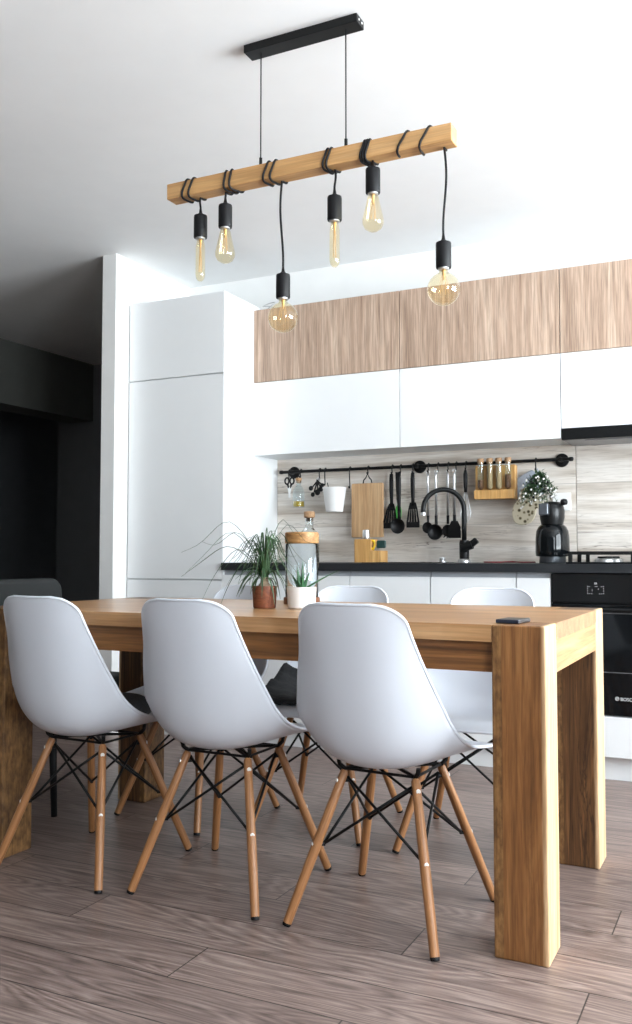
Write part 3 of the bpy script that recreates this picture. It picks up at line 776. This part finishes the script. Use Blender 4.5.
t = thing('potted_succulent', 'small spiky succulent in a white pot on the table', 'plant', (-1.304, 2.556, Zt))
obj('pot', Lt([(0, 0), (.040, 0), (.0435, .004), (.0465, .064), (.0465, .068), (.0435, .068), (.042, .058), (0, .058)], n=36), M['white_cer'], t, auto=35)
obj('soil', Lt([(.0415, .0585), (.03, .062), (0, .063)], n=24), M['soil'], t, smooth=True)
bm = bmesh.new()
def spike(az, lean, L, r=.008):
    c, s = math.cos(az), math.sin(az); p = []; rs = []
    for i in range(9):
        f = i/8; o_ = lean*L*(f*.8+.2*f*f); p.append((c*(.006+o_), s*(.006+o_), .058+L*f*math.sqrt(max(.2, 1-lean*lean*.6)))); rs.append(r*(1-f**1.8)+.0006)
    tube(bm, p, rs, 8, flat=.5)
for az, le, L, r in ((.5, 1.05, .105, .0065), (2.6, .3, .07, .008), (1.8, .1, .092, .008), (4.2, .15, .075, .009), (3.4, .5, .055, .009), (5.4, .35, .06, .009), (.1, .35, .06, .009), (1.2, .45, .055, .008), (2.2, .55, .05, .008), (4.7, .6, .045, .008)):
    spike(az, le, L, r)
obj('leaves', bm, M['aloe'], t, smooth=True)

t = thing('glass_jar', 'tall clear glass jar with wooden lid standing behind the potted plants', 'jar', (-1.428, 2.80, Zt))
obj('wooden_base', Lt([(0, 0), (.062, 0), (.063, .003), (.063, .021), (.060, .024), (0, .024)], n=36), M['copper'], t, auto=35)
obj('glass_body', Lt([(0, .0245), (.056, .0245), (.0575, .03), (.0575, .205), (.055, .208), (.055, .207), (.0555, .2), (.0555, .031), (.054, .029), (0, .029)], n=40), M['solidglass'], t, auto=50)
obj('lid', Lt([(0, .209), (.0575, .209), (.059, .212), (.059, .244), (.056, .248), (0, .248)], n=40), M['lid'], t, auto=35)
t = thing('corked_bottle', 'clear glass bottle with cork stopper on the worktop behind the jar', 'bottle', (-2.178, 4.36, .9155))
obj('glass_body', Lt([(0, 0), (.050, 0), (.053, .005), (.053, .135), (.045, .160), (.024, .180), (.021, .190), (.021, .238), (.019, .238), (.019, .190), (.04, .161), (.051, .134), (.051, .006), (0, .004)], n=32), M['solidglass'], t, auto=60)
obj('cork_stopper', Lt([(.018, .222), (.0185, .239), (.028, .241), (.030, .245), (.030, .270), (.027, .274), (0, .274)], n=24), M['cork'], t, auto=35)

t = thing('flat_case', 'small flat black case lying on the table corner over the block leg', 'case', (-.552, 2.235, Zt), math.radians(-6))
bm = bmesh.new(); box(bm, -.030, .030, -.042, .042, 0, .010)
obj('cover', bm, M['phone'], t, bevel=.003)
obj('spine', B((-.029, .029, -.0445, -.041, .001, .0095)), M['navy'], t, bevel=.001)

# ------------------------------------------------------------------ hanging rail and what hangs from it
RY, RZ = 4.538, 1.427
t = thing('hanging_rail', 'black utensil rail fixed to the splashback under the wall cabinets', 'rail', (-1.635, RY, RZ))
obj('rod', T([(-.80, 0, 0), (.795, 0, 0)], .0085, 14), M['blk'], t, auto=40)
for x in (-.751, .008, .757):
    bk = obj('bracket', T([(x, 0, 0), (x, .044, 0)], .010, 12), M['blk'], t, auto=40)
    obj('rosette', Lt([(0, -.013), (.010, -.012), (.0125, -.004), (.0125, .034), (.018, .037), (.032, .039), (.034, .042), (.034, .0495), (0, .0495)], (x, 0, 0), 28, 'Y'), M['blk'], bk, auto=40)
obj('end_knob', Lt([(0, -.824), (.010, -.82), (.011, -.806), (.008, -.797), (0, -.797)], (0, 0, 0), 16, 'X'), M['blk'], t, smooth=True)
obj('end_knob', Lt([(0, .823), (.010, .819), (.011, .806), (.008, .793), (0, .793)], (0, 0, 0), 16, 'X'), M['blk'], t, smooth=True)
HG = 'black hooks on the utensil rail'
def hook(x, drop, label, y=RY):
    """S-hook over the rod with a lower hook ending at RZ - drop"""
    r = .0125; pts = []
    for i in range(9):
        a = -.5+(PI+.5)*i/8*1.0; pts.append((x, RY+r*math.cos(a)*-1*-1, RZ+r*math.sin(a)))
    pts = [(x, RY+.0125*math.cos(a), RZ+.0125*math.sin(a)) for a in [(-.4+(PI+.4)*i/9) for i in range(10)]]
    zb = RZ-drop
    pts.append((x, RY-.0125, RZ-.015)); pts.append((x, RY-.012, (RZ+zb)/2)); pts.append((x, RY-.008, zb+.012))
    pts += [(x, RY-.016+.008*math.cos(a), zb+.008+.008*math.sin(a)) for a in (-.6, -1.2, -1.9, -2.6, -3.3)]
    o_ = obj('rail_hook', T(pts, .0033, 8), M['blk'], None, smooth=True)
    return tag(o_, label, 'hook', HG)
HY = RY-.014      # plane in which things hang
# scissors and oil bottle
hook(-2.392, .04, 'black hook on the rail holding the kitchen scissors')
t = thing('scissors', 'black-handled kitchen scissors hanging at the rail end beside the oil bottle', 'scissors', (-2.386, HY, 1.39))
for s in (-1, 1):
    b_ = obj('blade', T([(s*.004, s*.002, -.05), (s*-.004, s*.002, -.11)], [.0022, .001], 8, flat=4), M['white_pl'], t, auto=40)
    bm = bmesh.new(); tube(bm, [(s*.015+.016*math.cos(a)*.8, s*.002, -.015+.018*math.sin(a)) for a in [2*PI*i/18 for i in range(18)]], .0048, 8, closed=True)
    tube(bm, [(s*.011, s*.002, -.033), (s*.004, s*.002, -.056)], [.006, .005], 8)
    obj('handle', bm, M['rubber'], t, smooth=True)
hook(-2.318, .038, 'black hook on the rail holding the oil bottle')
t = thing('oil_bottle', 'small glass oil bottle with cork hanging from the rail', 'bottle', (-2.322, HY-.01, 1.222))
obj('glass_body', Lt([(0, 0), (.031, 0), (.034, .004), (.034, .085), (.028, .105), (.013, .125), (.012, .148), (.0105, .148), (.0115, .124), (.026, .104), (.032, .084), (.032, .005), (0, .003)], n=28), M['glass'], t, auto=60)
obj('oil', Lt([(0, .0035), (.0312, .0045), (.0315, .034), (0, .034)], n=28), M['oil'], t, auto=50)
obj('stopper', Lt([(.010, .137), (.011, .150), (.017, .152), (.017, .166), (0, .168)], n=16), M['cork'], t, auto=40)
obj('hanging_loop', T([(-.0135, 0, .140), (-.012, .005, .165), (0, .008, .180), (.012, .005, .165), (.0135, 0, .140)], .002, 6), M['blk'], t, smooth=True)
# measuring spoons and white bucket
hook(-2.199, .055, 'black hook on the rail holding the measuring spoons')
t = thing('measuring_spoons', 'bunch of small black measuring spoons hanging beside the white bucket', 'spoons', (-2.199, HY-.012, 1.372))
for k in range(5):
    a = math.radians((-42, -18, 4, 28, 50)[k]); L = (.06, .085, .07, .06, .05)[k]; r = (.014, .013, .017, .015, .012)[k]
    yk = -.002-.005*k
    bm = bmesh.new(); ex, ez = math.sin(a)*L, -math.cos(a)*L
    tube(bm, [(0, yk, 0), (ex*.5, yk, ez*.5), (ex*.85, yk, ez*.85)], .0042, 6)
    lathe(bm, [(r*.55, .0), (r, -.0075), (r*.92, -.0075), (r*.5, -.0015), (0, -.0010)], (ex, yk, ez), 16, 'Y')
    obj('spoon', bm, M['rubber'], t, smooth=True)
obj('ring', T([(.006*math.cos(a), -.002, .004+.010*math.sin(a)) for a in [2*PI*i/14 for i in range(14)]], .0015, 6, closed=True), M['chrome'], t, smooth=True)
hook(-2.165, .085, 'black hook on the rail holding the white bucket')
t = thing('hanging_bucket', 'small white tapered bucket hanging from the rail', 'bucket', (-2.077, HY-.06, 1.190))
obj('bucket', Lt([(0, 0), (.045, 0), (.047, .003), (.064, .127), (.066, .129), (.066, .133), (.062, .133), (.061, .127), (.044, .006), (0, .005)], n=36), M['white_pl'], t, auto=40)
obj('hanger', T([(-.05, .04, .125), (-.065, .055, .150), (-.065, .046, .165)], .003, 8), M['blk'], t, smooth=True)
hook(-2.014, .105, 'long empty black hook on the rail between bucket and cutting board')
hook(-1.906, .032, 'black hook on the rail holding the cutting board')
t = thing('cutting_board', 'wooden cutting board hanging from the rail above the knife block', 'board', (-1.904, HY-.006, 1.05))
bm = bmesh.new(); prism(bm, rrect(-.092, .092, 0, .294, .008), -.009, .009)
obj('board', bm, M['board'], t, bevel=.002, auto=40)
obj('hanging_loop', T([(-.026, 0, .292), (-.022, 0, .312), (-.010, 0, .324), (0, 0, .346), (.010, 0, .324), (.022, 0, .312), (.026, 0, .292)], .0035, 8), M['blk'], t, smooth=True)
# black nylon utensils
def nylon(x, label, kind, ztop=1.385):
    t = thing({'turner': 'slotted_turner', 'ladle': 'soup_ladle', 'spatula': 'slotted_spatula'}[kind], label, {'turner': 'turner', 'ladle': 'ladle', 'spatula': 'spatula'}[kind], (x, HY-.004-(.016 if kind == 'ladle' else 0), ztop))
    if kind == 'ladle':
        obj('handle', T([(0, 0, .005), (0, -.002, -.03), (0, -.002, -.10), (0, 0, -.17), (0, .002, -.215)], [.006, .008, .0075, .006, .006], 10, flat=1.6), M['rubber'], t, smooth=True)
        bm = bmesh.new(); lathe(bm, [(.0, .018), (.02, .014), (.034, .004), (.041, -.012), (.039, -.012), (.031, .001), (.018, .009), (0, .012)], (0, -.012, -.283), 28, 'Y')
        tube(bm, [(0, .002, -.20), (0, .003, -.245)], [.008, .010], 8)
        obj('bowl', bm, M['rubber'], t, smooth=True)
    else:
        obj('handle', T([(0, 0, .004), (0, -.002, -.03), (0, -.002, -.10), (0, 0, -.135), (0, 0, -.17)], [.006, .0075, .007, .006, .006], 10, flat=1.6), M['rubber'], t, smooth=True)
        bm = bmesh.new(); w0, w1 = (.014, .040) if kind == 'spatula' else (.016, .036); zt, zb = -.155, -.288
        n = 5; sk = -.012 if kind == 'spatula' else 0.   # rails between slots
        def X(f, z): g = (zt-z)/(zt-zb); return f*(w0+(w1-w0)*min(1, g*1.7))+sk*g
        box_z = [(zt, zt-.035), (zb+.03, zb)]
        for za, zb_ in box_z:
            q = [bm.verts.new((X(-1, za), y, za)) for y in (-.003, .003)]+[bm.verts.new((X(1, za), y, za)) for y in (.003, -.003)]
            p = [bm.verts.new((X(-1, zb_), y, zb_)) for y in (-.003, .003)]+[bm.verts.new((X(1, zb_), y, zb_)) for y in (.003, -.003)]
            bm.faces.new(q); bm.faces.new(p[::-1])
            for i in range(4): bm.faces.new((q[i], q[(i+1) % 4], p[(i+1) % 4], p[i]))
        for k in range(n):
            f0, f1 = -1+2*(k+.0)/(n-.35), -1+2*(k+.65)/(n-.35)
            za, zc = zt-.033, zb+.028
            q = [bm.verts.new((X(f0, za), y, za)) for y in (-.003, .003)]+[bm.verts.new((X(f1, za), y, za)) for y in (.003, -.003)]
            p = [bm.verts.new((X(f0, zc), y, zc)) for y in (-.003, .003)]+[bm.verts.new((X(f1, zc), y, zc)) for y in (.003, -.003)]
            bm.faces.new(q); bm.faces.new(p[::-1])
            for i in range(4): bm.faces.new((q[i], q[(i+1) % 4], p[(i+1) % 4], p[i]))
        obj('slotted_head', bm, M['rubber'], t)
    return t
hook(-1.765, .036, 'black hook on the rail holding the slotted spatula')
nylon(-1.766, 'black slotted spatula hanging next to the cutting board', 'spatula')
t = thing('silicone_spatula', 'bright green spatula hanging behind the black slotted spatula', 'spatula', (-1.733, HY+.012, 1.40))
obj('handle', T([(-.012, 0, .0), (-.006, 0, -.15), (0, 0, -.18)], .005, 8), M['rubber'], t, smooth=True)
bm = bmesh.new(); prism(bm, [(-.02, -.265), (.002, -.268), (.014, -.25), (.018, -.21), (.012, -.18), (0, -.17), (-.014, -.19)], -.003, .003)
obj('blade', bm, M['green'], t, bevel=.001)
hook(-1.717, .036, 'black hook on the rail holding the black ladle')
nylon(-1.717, 'black nylon ladle hanging between the slotted spatula and slotted turner', 'ladle', 1.391)
hook(-1.647, .036, 'black hook on the rail holding the slotted turner')
nylon(-1.645, 'black slotted turner hanging under the middle bracket of the rail', 'turner', 1.388)
# steel-handled tools
kinds = [('spoon', 'steel-handled black spoon hanging first to the right of the slotted turner', -1.561),
         ('ladle', 'steel-handled black ladle hanging second to the right of the slotted turner', -1.508),
         ('fork', 'steel-handled black pasta server hanging third to the right of the slotted turner', -1.452),
         ('flat', 'steel-handled black turner hanging next to the wire whisk', -1.409)]
for kd, lab, x in kinds:
    hook(x, .036, 'black hook on the rail holding the steel-handled '+{'spoon': 'spoon', 'ladle': 'ladle', 'fork': 'pasta server', 'flat': 'turner'}[kd])
    t = thing({'spoon': 'serving_spoon', 'ladle': 'serving_ladle', 'fork': 'pasta_server', 'flat': 'cooking_turner'}[kd], lab, {'spoon': 'spoon', 'ladle': 'ladle', 'fork': 'pasta server', 'flat': 'turner'}[kd], (x, HY-.004-(.026 if kd in ('ladle', 'flat') else 0), 1.386), 0, 'steel-handled utensils on the rail')
    obj('handle', T([(0, 0, -.005), (0, 0, -.02), (0, 0, -.24)], .0062, 10), M['chrome'], t, smooth=True)
    obj('hanging_eye', T([(.007*math.cos(a), 0, .004+.008*math.sin(a)) for a in [2*PI*i/14 for i in range(14)]], .0022, 6, closed=True), M['chrome'], t, smooth=True)
    bm = bmesh.new()
    if kd == 'spoon':
        tube(bm, [(0, 0, -.225), (0, -.002, -.262)], [.008, .006], 8)
        lathe(bm, [(0, .010), (.018, .007), (.030, -.004), (.0285, -.004), (.016, .004), (0, .007)], (0, -.006, -.288), 24, 'Y')
        bmesh.ops.scale(bm, vec=(.95, 1, 1), verts=bm.verts)
    elif kd == 'ladle':
        tube(bm, [(0, 0, -.225), (0, .002, -.285)], [.008, .008], 8)
        lathe(bm, [(0, .016), (.022, .012), (.036, .002), (.041, -.016), (.039, -.016), (.033, .0), (.02, .008), (0, .012)], (0, -.006, -.313), 28, 'Y')
    elif kd == 'fork':
        tube(bm, [(0, 0, -.225), (0, -.001, -.27)], [.008, .007], 8)
        lathe(bm, [(0, .008), (.020, .006), (.032, -.002), (.030, -.002), (.018, .003), (0, .005)], (0, -.004, -.305), 20, 'Y')
        for k in range(7):
            a = PI*(1.02+k*.96/6); tube(bm, [(.030*math.cos(a), -.006, -.305+.030*math.sin(a)), (.034*math.cos(a), -.022, -.308+.036*math.sin(a))], [.004, .003], 6)
    else:
        tube(bm, [(0, 0, -.225), (0, 0, -.258)], [.008, .009], 8)
        prism(bm, [(-.016, -.255), (.016, -.255), (.033, -.29), (.033, -.344), (-.033, -.344), (-.033, -.29)], -.003, .003)
    obj({'spoon': 'bowl', 'ladle': 'bowl', 'fork': 'toothed_head', 'flat': 'blade'}[kd], bm, M['rubber'], t, auto=50)
hook(-1.357, .030, 'black hook on the rail holding the wire whisk')
t = thing('wire_whisk', 'wire whisk with black handle hanging beside the spice rack', 'whisk', (-1.357, HY-.004, 1.39))
obj('handle', T([(0, 0, .006), (0, 0, -.02), (0, 0, -.07), (0, 0, -.112)], [.006, .012, .011, .008], 12), M['rubber'], t, smooth=True)
bm = bmesh.new()
for k in range(4):
    a = PI*k/4; ca, sa = math.cos(a), math.sin(a)
    P = cr([(-ca*.006, -sa*.006, -.11), (-ca*.022, -sa*.022, -.19), (-ca*.026, -sa*.026, -.235), (0, 0, -.272), (ca*.026, sa*.026, -.235), (ca*.022, sa*.022, -.19), (ca*.006, sa*.006, -.11)], 26)
    tube(bm, P, .0013, 5)
obj('wires', bm, M['chrome'], t, smooth=True)
# spice rack: block with four corked tubes
t = thing('spice_rack', 'bamboo block with four slots hanging on the rail', 'rack', (-1.196, 4.515, 1.237))
bm = bmesh.new(); prism(bm, rrect(-.103, .103, 0, .172, .006), -.016, .026)
prism(bm, rrect(-.103, .103, 0, .045, .006), -.042, -.0165)
obj('block', bm, M['bamboo'], t, bevel=.002, auto=40)
for k in range(4):
    x = -1.196+(-.070, -.023, .023, .070)[k]
    tt = thing('spice_tube', ('corked spice tube with dark spice, nearest the whisk on the bamboo rack', 'corked tube of pale spice second from the whisk on the bamboo rack', 'corked tube of pale spice second from the pot holder on the bamboo rack', 'corked spice tube with dark red spice, nearest the pot holder on the bamboo rack')[k], 'tube', (x, 4.483, 1.283), 0, 'spice tubes on the bamboo rack')
    obj('glass_tube', Lt([(0, 0), (.009, .002), (.0160, .012), (.0160, .140), (.0148, .140), (.0148, .013), (.008, .004), (0, .002)], n=20), M['glass'], tt, auto=60)
    fill = (.05, .125, .12, .075)[k]
    obj('spice', Lt([(0, .0025), (.008, .0045), (.0144, .0135), (.0144, fill), (0, fill)], n=16), (M['spice'], M['palespice'], M['palespice'], M['spice'])[k], tt, auto=50)
    obj('cork', Lt([(.0142, .130), (.0146, .1405), (.0168, .1415), (.0168, .158), (.014, .161), (0, .161)], n=16), M['cork'], tt, auto=40)
# pot holder, mitt, bouquet
hook(-.997, .05, 'black hook on the rail holding the pot holder and oven mitt')
bm = bmesh.new(); prism(bm, rrect(-.068, .068, -.068, .068, .016), -.006, .006)
t = thing('pot_holder', 'blue-grey square pot holder hanging crooked beside the spice rack', 'pot holder', (-1.047, 4.562, 1.295))
obj('pad', bm, M['potholder'], t, bevel=.004, seg=3, auto=40, rot=(0, math.radians(-28), 0))
obj('hanging_loop', T([(.035, 0, .06), (.045, -.006, .085), (.05, 0, .093), (.055, .004, .08), (.04, 0, .058)], .003, 6), M['potholder'], t, smooth=True)
t = thing('oven_mitt', 'floral oven mitt hanging below the pot holder', 'oven mitt', (-1.045, HY-.018, 1.19))
bm = bmesh.new()
out = cr([(-.02, .09, 0), (-.035, .05, 0), (-.055, .02, 0), (-.066, -.03, 0), (-.05, -.075, 0), (-.01, -.086, 0), (.03, -.07, 0), (.050, -.035, 0), (.056, .0, 0), (.075, -.022, 0), (.092, -.018, 0), (.092, .012, 0), (.07, .05, 0), (.055, .10, 0), (.02, .11, 0)], 60)
prism(bm, [(p.x, p.y) for p in out], -.009, .009)
obj('mitt', bm, M['floral'], t, bevel=.006, seg=3, auto=50)
obj('hanging_loop', T([(.03, 0, .10), (.045, .004, .15), (.05, .006, .178), (.045, .008, .15), (.036, 0, .10)], .003, 6), M['potholder'], t, smooth=True)
t = thing('flower_bunch', 'bunch of green sprigs with tiny white flowers hanging beside the coffee machine', 'flowers', (-.965, HY-.062, 1.36))
rnd = random.Random(5)
bs, bl, bf, bd = bmesh.new(), bmesh.new(), bmesh.new(), bmesh.new()
for k in range(70):
    ex, ez = rnd.gauss(-.004, .055), -rnd.uniform(.02, .165); ey = rnd.uniform(-.04, .002)
    ex = max(-.085, min(.085, ex*(.55+abs(ez)*5)))
    tube(bs, [(0, 0, .005), (ex*.5, ey*.5, ez*.45), (ex, ey, ez)], .0011, 4)
    for j in range(11):
        f = rnd.uniform(.35, 1); px, py, pz = ex*f+rnd.gauss(0, .009), ey*f+rnd.gauss(0, .008), ez*f+rnd.gauss(0, .008)
        a = rnd.uniform(0, 2*PI); L = rnd.uniform(.010, .018)
        blade(bl, [(px, py, pz), (px+math.cos(a)*L*.5, py-.004, pz+math.sin(a)*L*.5), (px+math.cos(a)*L, py-.002, pz+math.sin(a)*L)], .0042, 5)
    for j in range(1):
        px, py, pz = ex+rnd.gauss(0, .010), ey-.010+rnd.gauss(0, .006), ez+rnd.gauss(0, .010)
        for q in range(5):
            a = 2*PI*q/5; lathe(bf, [(0, -.0015), (.0026, 0), (0, .0015)], (px+.0028*math.cos(a), py, pz+.0028*math.sin(a)), 6, 'Y')
for k in range(7):
    px, pz = rnd.uniform(-.03, .075), -rnd.uniform(.01, .14)
    lathe(bd, [(0, -.005), (.006, -.002), (.006, .002), (0, .005)], (px, -.045, pz), 8, 'Y')
    tube(bd, [(px, -.045, pz), (px*.6, -.01, pz*.8)], .001, 4)
obj('stems', bs, M['leaf'], t); obj('leaves', bl, M['leaf'], t); obj('blossoms', bf, M['white_cer'], t); obj('dark_buds', bd, M['rubber'], t)

# ------------------------------------------------------------------ things on the worktop
t = thing('coffee_machine', 'black capsule coffee machine on the worktop under the hanging flowers', 'coffee machine', (-.885, 4.36, .9155))
obj('base', Lt([(0, 0), (.060, 0), (.062, .004), (.060, .030), (0, .030)], n=32, sy=1.2), M['dgrey'], t, auto=35)
obj('body', Lt([(.062, .030), (.0775, .034), (.079, .05), (.078, .12), (.074, .152), (.064, .172), (.052, .184), (0, .186)], n=36, sy=1.2), M['ovenglass'], t, auto=50)
obj('neck', Lt([(.050, .176), (.052, .19), (.057, .215), (.058, .25), (.052, .275), (.036, .290), (0, .294)], n=32, sy=1.15), M['ovenblk'], t, auto=50)
bm = bmesh.new(); box(bm, -.032, .012, -.098, -.05, .225, .280)
obj('capsule_holder', bm, M['dgrey'], t, bevel=.006, seg=3, loc=(-.012, 0, 0))
obj('lever_knob', Lt([(0, .272), (.014, .276), (.018, .288), (.014, .300), (0, .304)], (.060, -.02, 0), 18), M['rubber'], t, smooth=True)
obj('lever', T([(.035, -.01, .262), (.058, -.02, .284)], .006, 8), M['rubber'], t, smooth=True)
t = obj('power_cable', T(cr([(-.98, 4.42, .9195), (-1.05, 4.40, .9195), (-1.10, 4.44, .922), (-1.16, 4.41, .9195), (-1.23, 4.43, .9195), (-1.24, 4.48, .9195), (-1.15, 4.50, .9195), (-1.02, 4.49, .9195)], 50), .0032, 8), M['red'], None, smooth=True)
tag(t, 'dark red cable lying on the worktop beside the coffee machine', 'cable')
t = thing('wall_socket', 'white socket plate on the splashback beside the coffee machine', 'socket', (-.882, 4.588, 1.22))
bm = bmesh.new(); prism(bm, rrect(-.045, .045, -.045, .045, .006), -.010, 0)
obj('plate', bm, M['white_pl'], t, bevel=.002, auto=40)
obj('socket_well', Lt([(.019, -.0106), (.021, -.0108), (.022, -.0095), (0, -.0095)], (0, 0, 0), 24, 'Y'), M['white_cer'], t, auto=40)
t = thing('knife_block', 'stepped bamboo block holding scissors and grinder on the worktop', 'block', (-1.835, 4.38, .9155))
bm = bmesh.new(); prism(bm, [(-.066, 0), (.082, 0), (.082, .062), (.026, .062), (.026, .122), (-.066, .122)], -.05, .05)
obj('block', bm, M['bamboo'], t, bevel=.002)
t = thing('pepper_grinder', 'small steel shaker on top of the stepped bamboo block', 'shaker', (-1.846, 4.36, 1.0378))
obj('body', Lt([(0, 0), (.018, 0), (.019, .002), (.019, .044), (.017, .048), (0, .049)], n=20), M['chrome'], t, auto=35)
t = thing('kitchen_shears', 'yellow and dark green handled shears stuck in the bamboo block', 'shears', (-1.782, 4.35, .978))
obj('handle', T([(-.024+.012*math.cos(a), 0, .030+.022*math.sin(a)) for a in [2*PI*i/18 for i in range(18)]], .006, 8, closed=True), M['yellow'], t, smooth=True)
bm = bmesh.new(); prism(bm, rrect(.0, .050, .012, .052, .008), -.008, .008)
obj('handle', bm, M['teal'], t, bevel=.003, auto=40)
obj('blade', B((-.012, .012, -.002, .002, .0, .020)), M['chrome'], t)

# loose cable on top of the wall cabinet
t = obj('loose_cable', T(cr([(-2.47, 4.42, 2.3175), (-2.44, 4.36, 2.325), (-2.40, 4.37, 2.36), (-2.44, 4.40, 2.372), (-2.48, 4.38, 2.352), (-2.42, 4.34, 2.335), (-2.36, 4.36, 2.318), (-2.30, 4.42, 2.317)], 50), .003, 6), M['greycable'], None, smooth=True)
tag(t, 'loose grey cable on top of the wall cabinet by the tall cabinet', 'cable')

# ------------------------------------------------------------------ light
w = bpy.data.worlds.new('daylight'); S.world = w; w.use_nodes = True
nt = w.node_tree; nt.nodes.clear()
bg = nt.nodes.new('ShaderNodeBackground'); wo = nt.nodes.new('ShaderNodeOutputWorld'); nt.links.new(bg.outputs[0], wo.inputs[0])
# soft overcast sky; lower half made brighter, added to light the ceiling
tc = nt.nodes.new('ShaderNodeTexCoord'); sp_ = nt.nodes.new('ShaderNodeSeparateXYZ'); nt.links.new(tc.outputs['Generated'], sp_.inputs[0])
mr = nt.nodes.new('ShaderNodeMapRange'); nt.links.new(sp_.outputs[2], mr.inputs[0])
mr.inputs[1].default_value = -.03; mr.inputs[2].default_value = .04; mr.inputs[3].default_value = 39.; mr.inputs[4].default_value = 22.
nt.links.new(mr.outputs[0], bg.inputs[1]); bg.inputs[0].default_value = (.89, .95, 1.0, 1)
def portal(name, loc, rot, sx, sy):
    l = bpy.data.lights.new(name, 'AREA'); l.shape = 'RECTANGLE'; l.size = sx; l.size_y = sy; l.cycles.is_portal = True
    o_ = bpy.data.objects.new(name, l); COL.objects.link(o_); o_.location = loc; o_.rotation_euler = rot
portal('window_daylight', (XR+.15, (WY0+WY1)/2, (WZ0+WZ1)/2), (0, PI/2, 0), WZ1-WZ0, WY1-WY0)
portal('second_window_daylight', (XR+.15, (VY0+VY1)/2, (WZ0+WZ1)/2), (0, PI/2, 0), WZ1-WZ0, VY1-VY0)

# ------------------------------------------------------------------ camera
cam = bpy.data.cameras.new('camera'); co = bpy.data.objects.new('camera', cam); COL.objects.link(co)
cam.sensor_fit = 'VERTICAL'; cam.sensor_height = 36.; cam.lens = 904.38/1024*36.
co.location = (0, 0, .945); co.rotation_euler = (PI/2+.0496008, 0, .455924)
cam.clip_start = .05; cam.clip_end = 100
S.camera = co
S.view_settings.view_transform = 'Standard'; S.view_settings.look = 'None'
S.view_settings.gamma = 1.; S.view_settings.use_curve_mapping = False; S.view_settings.exposure = .26
try:
    S.cycles.use_denoising = True; S.cycles.max_bounces = 10; S.cycles.diffuse_bounces = 6; S.cycles.transparent_max_bounces = 24
    S.cycles.sample_clamp_indirect = 6.; S.cycles.caustics_refractive = False; S.cycles.caustics_reflective = False
except Exception: pass
